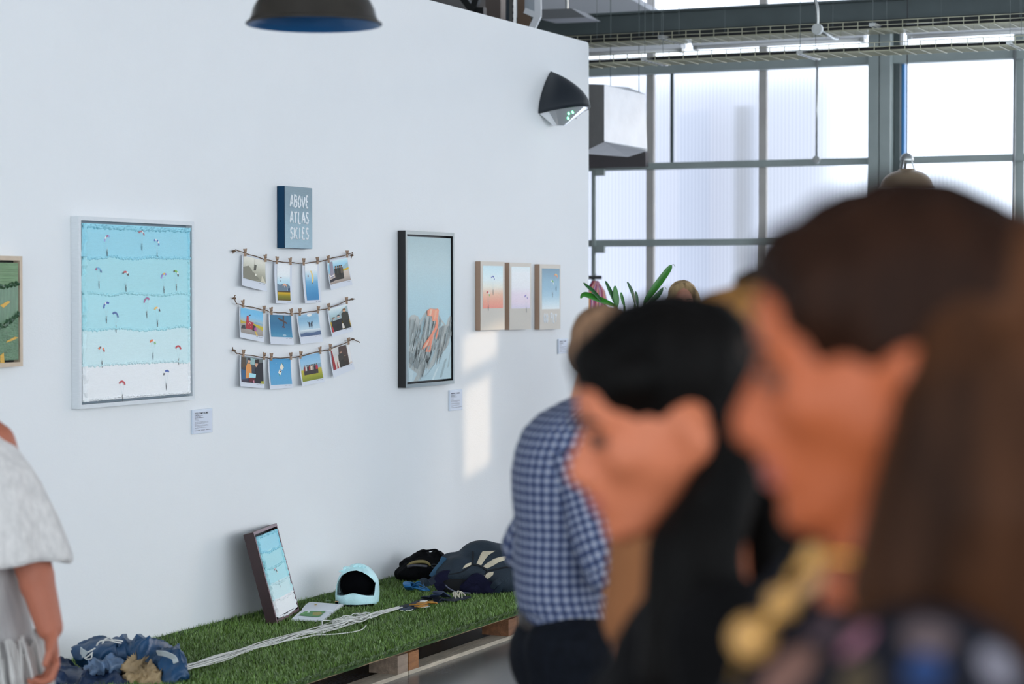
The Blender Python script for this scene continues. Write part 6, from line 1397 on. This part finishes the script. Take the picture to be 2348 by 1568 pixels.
# ---- blonde woman seen from behind, between -----------------------------------------------------
def blonde():
    hw = onD(1726, 858, 3.05)
    t, J, Mh, s = person('blonde woman with dark roots seen from behind, half hidden', hw, FACE_AWAY + .5, fwd=.03, skin_m=skin('fair_skin', '#b8734e'), brow=mat('light_brow', '#7a5b3c', .7), yaw=.3)
    hair(t, Mh, [('ell', (-.02, 0, .042), (.105, .088, .090)), ('ell', (.03, .02, .078), (.055, .06, .038)), ('cap', [(-.06, 0, .0), (-.085, 0, -.12), (-.085, 0, -.28)], [.085, .075, .05]), ('cap', [(-.02, .072, .03), (-.02, .09, -.08), (.0, .09, -.25)], [.034, .04, .025]), ('cap', [(-.02, -.072, .03), (-.02, -.09, -.08), (.0, -.09, -.25)], [.034, .04, .025])], hair_mat('honey_blonde_hair', '#80592f', .5))
    xform(MB().tube(spline([(.03, .0, .128), (-.02, .004, .139), (-.07, .0, .118), (-.105, -.004, .07)], 5), [.004, .006, .008, .009, .010, .011, .012, .012, .012, .011, .010, .009, .008, .007, .006, .004], 8), Mh).build('dark_roots', hair_mat('dark_root_hair', '#3a2a1a'), t, smooth=True)
    top(t, J, s, mat('rust_knit', '#8a5a3a', .9, spec=.1), .35, .014); trousers(t, J, s, M_denim); shoes(t, J, s, M_shoe)
blonde()

# ---- far woman between plant and partition ----------------------------------------------------------
def far_woman():
    hw = onD(1566, 692, 13.4)
    t, J, Mh, s = person('far woman with centre parted dark blonde hair by the plant', hw, FACE_CAM, fwd=.03, pitch=.12, skin_m=skin('rosy_skin', '#c98d76'), brow=mat('light_brow', '#7a5b3c', .7))
    hm = hair_mat('dark_blonde_hair', '#a58a66', .55)
    hair(t, Mh, [('ell', (-.03, .0, .042), (.10, .088, .088)), ('cap', [(.045, .020, .108), (.042, .064, .060), (.020, .086, -.02), (.01, .09, -.14), (.02, .09, -.26)], [.018, .024, .028, .032, .02]), ('cap', [(.045, -.020, .108), (.042, -.064, .060), (.020, -.086, -.02), (.01, -.09, -.14), (.02, -.09, -.26)], [.018, .024, .028, .032, .02]), ('cap', [(-.06, 0, .0), (-.08, 0, -.2)], [.08, .06])], hm, strand=.003)
    top(t, J, s, mat('grey_knit', '#6a6c74', .85), 1.6, .014); trousers(t, J, s, M_denim); shoes(t, J, s, M_shoe)
far_woman()

# ---- man in gingham ----------------------------------------------------------------------------------
def gingham(period=.0215):
    m = bpy.data.materials.new('blue_gingham'); m.use_nodes = True; nt = m.node_tree; b = nt.nodes['Principled BSDF']; b.inputs['Roughness'].default_value = .8
    uv = nt.nodes.new('ShaderNodeUVMap'); sp = nt.nodes.new('ShaderNodeSeparateXYZ'); nt.links.new(uv.outputs[0], sp.inputs[0])
    def stripe(o):
        a = nt.nodes.new('ShaderNodeMath'); a.operation = 'MULTIPLY'; a.inputs[1].default_value = 2 * PI / period; nt.links.new(o, a.inputs[0])
        s_ = nt.nodes.new('ShaderNodeMath'); s_.operation = 'SINE'; nt.links.new(a.outputs[0], s_.inputs[0])
        r = nt.nodes.new('ShaderNodeMapRange'); r.inputs[1].default_value = -.25; r.inputs[2].default_value = .25; nt.links.new(s_.outputs[0], r.inputs[0]); return r.outputs[0]
    ad = nt.nodes.new('ShaderNodeMath'); ad.operation = 'ADD'; nt.links.new(stripe(sp.outputs[0]), ad.inputs[0]); nt.links.new(stripe(sp.outputs[1]), ad.inputs[1])
    hf = nt.nodes.new('ShaderNodeMath'); hf.operation = 'MULTIPLY'; hf.inputs[1].default_value = .5; nt.links.new(ad.outputs[0], hf.inputs[0])
    cr = nt.nodes.new('ShaderNodeValToRGB'); e = cr.color_ramp.elements; e[0].color = rgba(lin('#9497a5')); e[1].color = rgba(lin('#131f42')); x = e.new(.5); x.color = rgba(lin('#445274'))
    nt.links.new(hf.outputs[0], cr.inputs[0]); nt.links.new(cr.outputs[0], b.inputs['Base Color'])
    return m
def man():
    d0 = 5.3; S = d0 / FPX; g = onD(1290, 1200, d0); t = thing('person', 'man in blue gingham shirt and dark jeans, stooping behind the young woman', 'person', (g.x, g.y, 0), VIEW_ROT)
    def q(px, py, dep=0.0): return Vector(((px - 1290) * S, dep, CAM_H - (py - 662) * S))
    s = 1.0; hd = q(1402, 828); J = pose(1.0, 0, None, hd)
    J.update({'pelvis': q(1305, 1440), 'waist': q(1292, 1330), 'chest': q(1292, 1110), 'neck': q(1352, 940), 'hipL': q(1305, 1480, .09), 'hipR': q(1305, 1480, -.09), 'shL': q(1318, 1050, .115), 'shR': q(1318, 1050, -.115), 'elL': q(1205, 1275, .21), 'wrL': q(1330, 1400, .24), 'elR': q(1372, 1240, -.20), 'wrR': q(1462, 1425, -.23)})
    x0 = J['pelvis'].x
    for n, sd in (('L', 1), ('R', -1)): J['knee' + n] = Vector((x0 + .03, sd * .10, .48)); J['ankle' + n] = Vector((x0 - .01, sd * .11, .085)); J['toe' + n] = Vector((x0 + .16, sd * .12, .022))
    Mh = head_matrix(J, 0, math.radians(22)); b = body_shape(J, 1.0, Mh, False, 1.05, .5); merge(b, xform(head_shape(False), Mh)); b.v = [(x, y, max(z, .004)) for x, y, z in b.v]
    # keep the torso inside the shirt
    blob('body', b, skin('man_skin', '#c68a6c'), t, .009, 5); face_bits(t, Mh, mat('sandy_brow', '#6a4c34', .7), mat('pale_lips', '#a86a5c', .5))
    hair(t, Mh, [('ell', (-.022, 0, .046), (.100, .082, .082)), ('ell', (-.05, 0, .0), (.062, .074, .06)), ('ell', (.035, 0, .085), (.045, .055, .03))], hair_mat('sandy_brown_hair', '#8a6a52', .3), strand=.003)
    gm = gingham()
    secs = []
    for py, a, c, dep in ((1446, 1192, 1424, .150), (1428, 1188, 1415, .152), (1395, 1184, 1404, .155), (1360, 1177, 1392, .158), (1320, 1176, 1386, .160), (1260, 1178, 1384, .163), (1215, 1180, 1385, .168), (1150, 1174, 1390, .178), (1080, 1172, 1396, .188), (1030, 1180, 1402, .190), (985, 1200, 1408, .180), (950, 1237, 1412, .155), (920, 1288, 1412, .115), (902, 1325, 1408, .075)):
        p0, p1 = q(a, py), q(c, py); tilt = -.045 if py > 1420 else 0
        secs.append(((p0 + p1) / 2, Vector(((p1.x - p0.x) / 2, 0, tilt)), Vector((0, dep, 0))))
    # denser
    dense = []
    for i in range(len(secs) - 1):
        for k in range(3):
            w = k / 3; dense.append(tuple(secs[i][j].lerp(secs[i + 1][j], w) for j in range(3)))
    dense.append(secs[-1])
    loft('shirt', dense, gm, t, 64, True, 2.3, wrinkle=.007, wscale=8)
    for n, sd in (('L', 1), ('R', -1)):
        a, e, w = J['sh' + n], J['el' + n], J['wr' + n]; f = e.lerp(w, .30); path = spline([a + Vector((-.01, sd * .035, .03)), a.lerp(e, .5) + Vector((0, sd * .012, 0)), e, f], 5); ss = []
        for i, p in enumerate(path):
            d = (path[min(i + 1, len(path) - 1)] - path[max(i - 1, 0)]).normalized(); sx = Vector((0, 1, 0)); sy = d.cross(sx).normalized(); sx = sy.cross(d); r = .062 - .008 * i / len(path)
            ss.append((p, sx * r, sy * r))
        sl = loft('sleeve', ss, gm, t, 28, True, 2.0, wrinkle=.006, wscale=14)
        d = (w - e).normalized(); sx = Vector((0, 1, 0)); sy = d.cross(sx).normalized(); sx = sy.cross(d)
        loft('rolled_cuff', [(f + d * o, sx * r, sy * r) for o, r in ((-.030, .055), (-.026, .061), (.012, .060), (.016, .052))], gm, t, 28, True)
    tr = MB()
    dn = [((q(1308, py).x, 0, q(1308, py).z), (hw, 0, 0), (0, .16, 0)) for py, hw in ((1425, .118), (1455, .135), (1490, .145), (1540, .148), (1600, .145), (1680, .14))]
    g2 = MB(); g2.ell(q(1308, 1500), (.150, .165, .14), seg=22, rings=12)
    for n in 'LR': g2.cap(J['knee' + n], J['hip' + n], .075, .112); g2.cap(J['ankle' + n] + Vector((0, 0, .02)), J['knee' + n], .062, .075)
    blob('jeans', g2, M_denim, t, .010, 6, disp=lambda co, n: n * .005 * noise.noise(co * 12))
    loft('belt', [((q(1306, 1440).x, 0, q(1306, 1440).z + o - .0), (.124 + e_, 0, -.03), (0, .150 + e_, 0)) for o, e_ in ((-.022, -.004), (-.018, 0), (.014, 0), (.018, -.004))], mat('brown_belt', '#1c1310', .5), t, 40)
    shoes(t, J, 1.0, M_shoe)
man()

# ---- woman in white knit at the picture edge ------------------------------------------------------------
def knit_woman():
    d0 = 6.3; S = d0 / FPX; g = onD(-90, 1300, d0); t = thing('person', 'woman in pale knitted poncho and fringed skirt at the picture edge', 'person', (g.x, g.y, 0), VIEW_ROT)
    def q(px, py, dep=0.0): return Vector(((px + 90) * S, dep, CAM_H - (py - 662) * S))
    J = pose(1.0, 0, None, q(-78, 800))
    J.update({'pelvis': q(-90, 1330), 'waist': q(-90, 1210), 'chest': q(-90, 1060), 'neck': q(-85, 950), 'shL': q(-175, 985, .05), 'shR': q(0, 1010, -.03), 'elR': q(82, 1275, -.06), 'wrR': q(126, 1428, -.08), 'elL': q(-235, 1270, .05), 'wrL': q(-240, 1420, .0)})
    for n, sd in (('L', -1), ('R', 1)): J['hip' + n] = Vector((sd * .09, 0, .88)); J['knee' + n] = Vector((sd * .093, -.01, .47)); J['ankle' + n] = Vector((sd * .09, .0, .085)); J['toe' + n] = Vector((sd * .1, .16, .022))
    Mh = Matrix.Translation(J['head']) @ Matrix.Rotation(math.radians(75), 4, 'Z'); b = MB(); s = 1.0
    for n in 'LR':
        b.cap(J['ankle' + n] + Vector((0, -.035, -.045)), J['toe' + n], .035, .024); b.cap(J['ankle' + n], J['knee' + n], .038, .055); b.cap(J['knee' + n], J['hip' + n], .055, .088); b.cap(J['sh' + n], J['el' + n], .052, .053); b.cap(J['el' + n], J['wr' + n], .055, .039); b.ell(J['el' + n].lerp(J['wr' + n], .3), (.052, .052, .07)); b.cap(J['neck'], J['sh' + n], .05, .052)
    merge(b, hand_mb(J['wrR'], J['elR'] + Vector((.03, 0, 0)), (.45, -1, 0), (-1, -.2, 0), 1.22, .9)); merge(b, hand_mb(J['wrL'], J['elL'], (0, -1, 0), (1, 0, 0), 1.0, .6))
    b.ell(J['pelvis'], (.155, .105, .12)); b.ell(J['waist'], (.13, .09, .13)); b.ell(J['chest'], (.16, .105, .15)); b.cap(J['pelvis'], J['chest'], .09, .1); b.cap(J['neck'], Mh @ Vector((-.02, 0, -.05)), .06, .05); merge(b, xform(head_shape(), Mh)); b.v = [(x, y, max(z, .004)) for x, y, z in b.v]
    blob('body', b, skin('ruddy_skin', '#b06a52'), t, .0055, 4); face_bits(t, Mh, mat('brown_brow', '#3a261a', .7), mat('rose_lips', '#a8574c', .45))
    hair(t, Mh, [('ell', (-.02, 0, .042), (.104, .088, .09)), ('cap', [(-.06, 0, .0), (-.085, 0, -.12), (-.08, 0, -.2)], [.085, .07, .04]), ('ell', (.03, 0, .08), (.05, .06, .035))], hair_mat('brown_grey_hair', '#5a473a'))
    kn = mat('oatmeal_knit', '#d9d4d0', .95, var=.12, vscale=60, bump=.6, bscale=160, stretch=(1, 1, .4), sheen=.4)
    P2 = [(975, -130, -20, .075), (992, -180, 12, .10), (1020, -215, 44, .13), (1064, -250, 79, .16), (1100, -268, 100, .18), (1139, -280, 118, .19), (1180, -292, 138, .195), (1218, -302, 157, .198), (1248, -308, 168, .198), (1262, -308, 171, .197), (1272, -302, 165, .19)]
    secs = []
    for py, a, c, dp in P2:
        p0, p1 = q(a, py), q(c, py); secs.append(((p0 + p1) / 2 + Vector((0, -.02, 0)), Vector(((p1.x - p0.x) / 2, -.03, -.016 if py > 1200 else 0)), Vector((0, dp, .0))))
    dense = []
    for i in range(len(secs) - 1):
        for k in range(3): dense.append(tuple(Vector(secs[i][j]).lerp(Vector(secs[i + 1][j]), k / 3) for j in range(3)))
    dense.append(secs[-1])
    po = loft('poncho', dense, kn, t, 72, True, 2.0)
    for v in po.data.vertices:       # vertical folds deepen towards the hem
        f = max(0, (q(0, 990).z - v.co.z)) / .35; a = math.atan2(v.co.y, v.co.x); v.co += Vector((v.co.x, v.co.y, 0)).normalized() * .014 * f * math.sin(a * 13 + 1.2 * math.sin(a * 3)) ; v.co.z += -.012 * f * math.sin(a * 5 + .8)
    gs = mat('silver_grey_skirt', '#a8a4a2', .8, var=.15, vscale=30, bump=.4, bscale=80, stretch=(1, 1, .2))
    sk = loft('skirt', [((q((a + c) / 2, py).x, 0, q(0, py).z), ((c - a) / 2 * S, 0, 0), (0, dp, 0)) for py, a, c, dp in ((1235, -200, 20, .12), (1300, -210, 40, .14), (1400, -225, 62, .17), (1480, -235, 80, .19), (1560, -245, 98, .20), (1700, -262, 120, .22), (1850, -275, 135, .24))], gs, t, 60, True, 2.0)
    fr = MB(); rd = random.Random(6); nring = 150
    for k in range(nring):
        a = 2 * PI * k / nring; 
        for lv, (py, a0, c0, dp, ln) in enumerate(((1470, -236, 84, .195, .22), (1600, -255, 112, .215, .25))):
            cx = q((a0 + c0) / 2, py).x; rx = (c0 - a0) / 2 * S; p = Vector((cx + math.cos(a) * rx * 1.02, math.sin(a) * dp * 1.02, q(0, py).z + rd.uniform(-.03, .03)))
            e = p + Vector((math.cos(a) * .045, math.sin(a) * .045, -ln * rd.uniform(.8, 1.1))); mid = p.lerp(e, .5) + Vector((rd.uniform(-.012, .012), rd.uniform(-.012, .012), 0)); fr.tube([p, mid, e], [.0045, .005, .003], 5)
    o = fr.build('fringe', mat('silver_fringe', '#cfcbc6', .6), t, smooth=True); o['kind'] = 'stuff'
    for n in 'LR':
        m2 = MB().cap(J['ankle' + n] + Vector((0, -.04, -.045)), J['toe' + n] + Vector((0, .01, .006)), .042, .032); m2.ell(J['ankle' + n] + Vector((0, 0, -.02)), (.045, .05, .055)); m2.v = [(x, y, max(z, 0)) for x, y, z in m2.v]; blob('shoe', m2, M_shoe, t, .008, 4)
knit_woman()

# ================================================================== PLANT AND CLOTHES BY THE WINDOWS
def plant():
    d0 = 12.9; S = d0 / FPX; g = onD(1425, 700, d0); t = thing('potted_plant', 'tall leafy green potted plant beside the partition end', 'plant', (g.x, g.y, 0), VIEW_ROT)
    def q(px, py, dep=0.0): return Vector(((px - 1425) * S, dep, CAM_H - (py - 662) * S))
    MB().lathe([(0, .01), (.16, .0), (.17, .02), (.21, .38), (.22, .40), (.20, .40), (.19, .36), (0, .36)], 36).build('pot', mat('grey_clay_pot', '#8a8a88', .7), t, smooth=False)
    MB().lathe([(0, .365), (.19, .365)], 24).build('soil', mat('dark_soil', '#2a211a', .9), t)
    gl = [mat('glossy_green_leaf', '#2f7a1c', .35, var=.25, vscale=18, spec=.6), mat('deep_green_leaf', '#1f5a22', .35, var=.25, vscale=18, spec=.6)]; stem_m = mat('green_stem', '#4f6a30', .6)
    def leaf(base, path, w, k, roll=0.0, hook=False):
        st = MB().tube(spline([(base * .05, 0, .36), tuple((Vector((base * .1, 0, .36)) + q(*path[0])) / 2 + Vector((base * .06, 0, 0))), q(*path[0])], 6), .007, 7).build('stem', stem_m, t, smooth=True)
        pts = spline([q(*p) for p in path], 6); n = len(pts); vs = []; side = Vector((math.cos(roll), math.sin(roll), 0))
        for i, p in enumerate(pts):
            f = i / (n - 1); ww = w * S * (math.sin(PI * min(1, f * .94 + .06)) ** .6 if f < .97 else .12); d = (pts[min(i + 1, n - 1)] - pts[max(i - 1, 0)]).normalized(); s2 = (d.cross(Vector((0, -1, 0))).normalized() * math.cos(roll) + Vector((0, 1, 0)) * math.sin(roll)); nn = s2.cross(d)
            vs += [p - s2 * ww / 2 + nn * ww * .18, p, p + s2 * ww / 2 + nn * ww * .18, p + nn * .0035 - s2 * ww * .02]
        f = [x for i in range(n - 1) for x in ((i * 4, i * 4 + 1, i * 4 + 5, i * 4 + 4), (i * 4 + 1, i * 4 + 2, i * 4 + 6, i * 4 + 5))]
        o = MB().raw(vs, f).build('leaf', gl[k], t, smooth=True); so = o.modifiers.new('s', 'SOLIDIFY'); so.thickness = .002
        if hook: MB().tube(spline([pts[-1], pts[-1] + Vector((.012, 0, .004)), pts[-1] + Vector((.02, 0, -.01))], 4), .0015, 5).build('leaf_tip', stem_m, t)
    leaf(.6, [(1478, 694), (1492, 672), (1512, 645), (1532, 618), (1540, 608)], 17, 0, .3, True); leaf(.5, [(1490, 696), (1500, 686), (1512, 672), (1520, 660)], 12, 1, .3, True)
    leaf(-.6, [(1410, 702), (1392, 694), (1370, 686), (1350, 678), (1338, 676), (1331, 684)], 15, 0, .5); leaf(-.5, [(1388, 700), (1374, 684), (1360, 668), (1346, 656), (1338, 648)], 9, 1, .5)
    leaf(-.2, [(1412, 700), (1404, 680), (1396, 662), (1388, 644)], 11, 1, .6); leaf(0, [(1414, 704), (1413, 688), (1411, 672), (1410, 655)], 14, 0, .2); leaf(.2, [(1456, 698), (1450, 675), (1444, 660), (1438, 646)], 12, 1, .9); leaf(.3, [(1462, 702), (1461, 690), (1459, 676), (1457, 668)], 7, 1, .4)
    leaf(.1, [(1432, 702), (1428, 690), (1425, 678), (1424, 670)], 8, 0, .5)
    for k in range(7): leaf(math.cos(k) * 2, [(1425 + 60 * math.cos(k * 2.1), 860, .05 * math.sin(k)), (1425 + 95 * math.cos(k * 2.1), 820, .12 * math.sin(k * 1.7)), (1425 + 130 * math.cos(k * 2.1), 810, .2 * math.sin(k * 1.7)), (1425 + 150 * math.cos(k * 2.1), 850, .25 * math.sin(k * 1.7))], 26, k % 2, .6)
plant()

def stripes():
    m = bpy.data.materials.new('striped_cloth'); m.use_nodes = True; nt = m.node_tree; b = nt.nodes['Principled BSDF']; b.inputs['Roughness'].default_value = .85
    uv = nt.nodes.new('ShaderNodeUVMap'); sp = nt.nodes.new('ShaderNodeSeparateXYZ'); nt.links.new(uv.outputs[0], sp.inputs[0])
    a = nt.nodes.new('ShaderNodeMath'); a.operation = 'MULTIPLY'; a.inputs[1].default_value = 6.5; nt.links.new(sp.outputs[0], a.inputs[0])
    f = nt.nodes.new('ShaderNodeMath'); f.operation = 'FRACT'; nt.links.new(a.outputs[0], f.inputs[0])
    cr = nt.nodes.new('ShaderNodeValToRGB'); cr.color_ramp.interpolation = 'CONSTANT'; e = cr.color_ramp.elements; cols = ('#2a3a7c', '#c03a3c', '#2a2430', '#d07a9a', '#c8a05a', '#b8323a', '#3a4a78', '#d8b4bc', '#a82c40')
    e[0].color = rgba(lin(cols[0])); e[1].position = 1 / 9; e[1].color = rgba(lin(cols[1]))
    for i in range(2, 9): x = e.new(i / 9); x.color = rgba(lin(cols[i]))
    nt.links.new(f.outputs[0], cr.inputs[0]); nt.links.new(cr.outputs[0], b.inputs['Base Color'])
    return m
def clothes():
    X = 16.0; yr = onX(1387, 650, X).y; zr = onX(1370, 636, X).z
    t = thing('clothes_rail', 'steel clothes rail standing behind the partition end', 'clothes rail')
    for y in (yr + .45, yr + 1.15): MB().tube([(X, y, 0.03), (X, y, zr)], .014, 10).build('upright', M_dark, t, smooth=True); MB().tube([(X - .25, y, .02), (X + .25, y, .02)], .014, 10).build('foot', M_galv, t, smooth=True)
    MB().tube([(X, yr + .03, zr), (X, yr + 1.17, zr)], .014, 10).build('rail', M_dark, t, smooth=True)
    for k, (h, lab) in enumerate((('#b23a4a', 'multicolour striped'), ('#b8d8d0', 'pale mint'), ('#c03a3c', 'bright red'), ('#3a2a38', 'dark plum'), ('#caa45c', 'sand yellow'), ('#3a4a8c', 'royal blue'), ('#a83a58', 'crimson'), ('#2a3c50', 'slate'))):
        y = yr + .08 + k * .105; g = thing('garment', '%s garment hanging on the clothes rail' % lab, 'clothing', (X, y, 0), group='garments on the rail'); m = mat('cloth_' + lab.replace(' ', '_'), h, .85, var=.2, vscale=12)
        if k == 0: m = stripes()
        zt_ = zr - .055; secs = [((0, 0, zt_ + dz), (a, 0, 0), (0, b, 0)) for dz, a, b in ((.03, .05, .02), (.0, .09, .024), (-.05, .19, .028), (-.12, .23, .03), (-.4, .21, .028), (-.75, .24, .030))]
        loft('cloth', secs, m, g, 32, True, 2.4, wrinkle=.012, wscale=10)
        MB().tube(spline([(0, 0, zt_ + .02), (0, 0, zt_ + .07), (.016, 0, zt_ + .085), (.012, 0, zr + .018), (-.012, 0, zr + .016)], 4), .003, 6).build('hanger_hook', M_galv, g)
clothes()
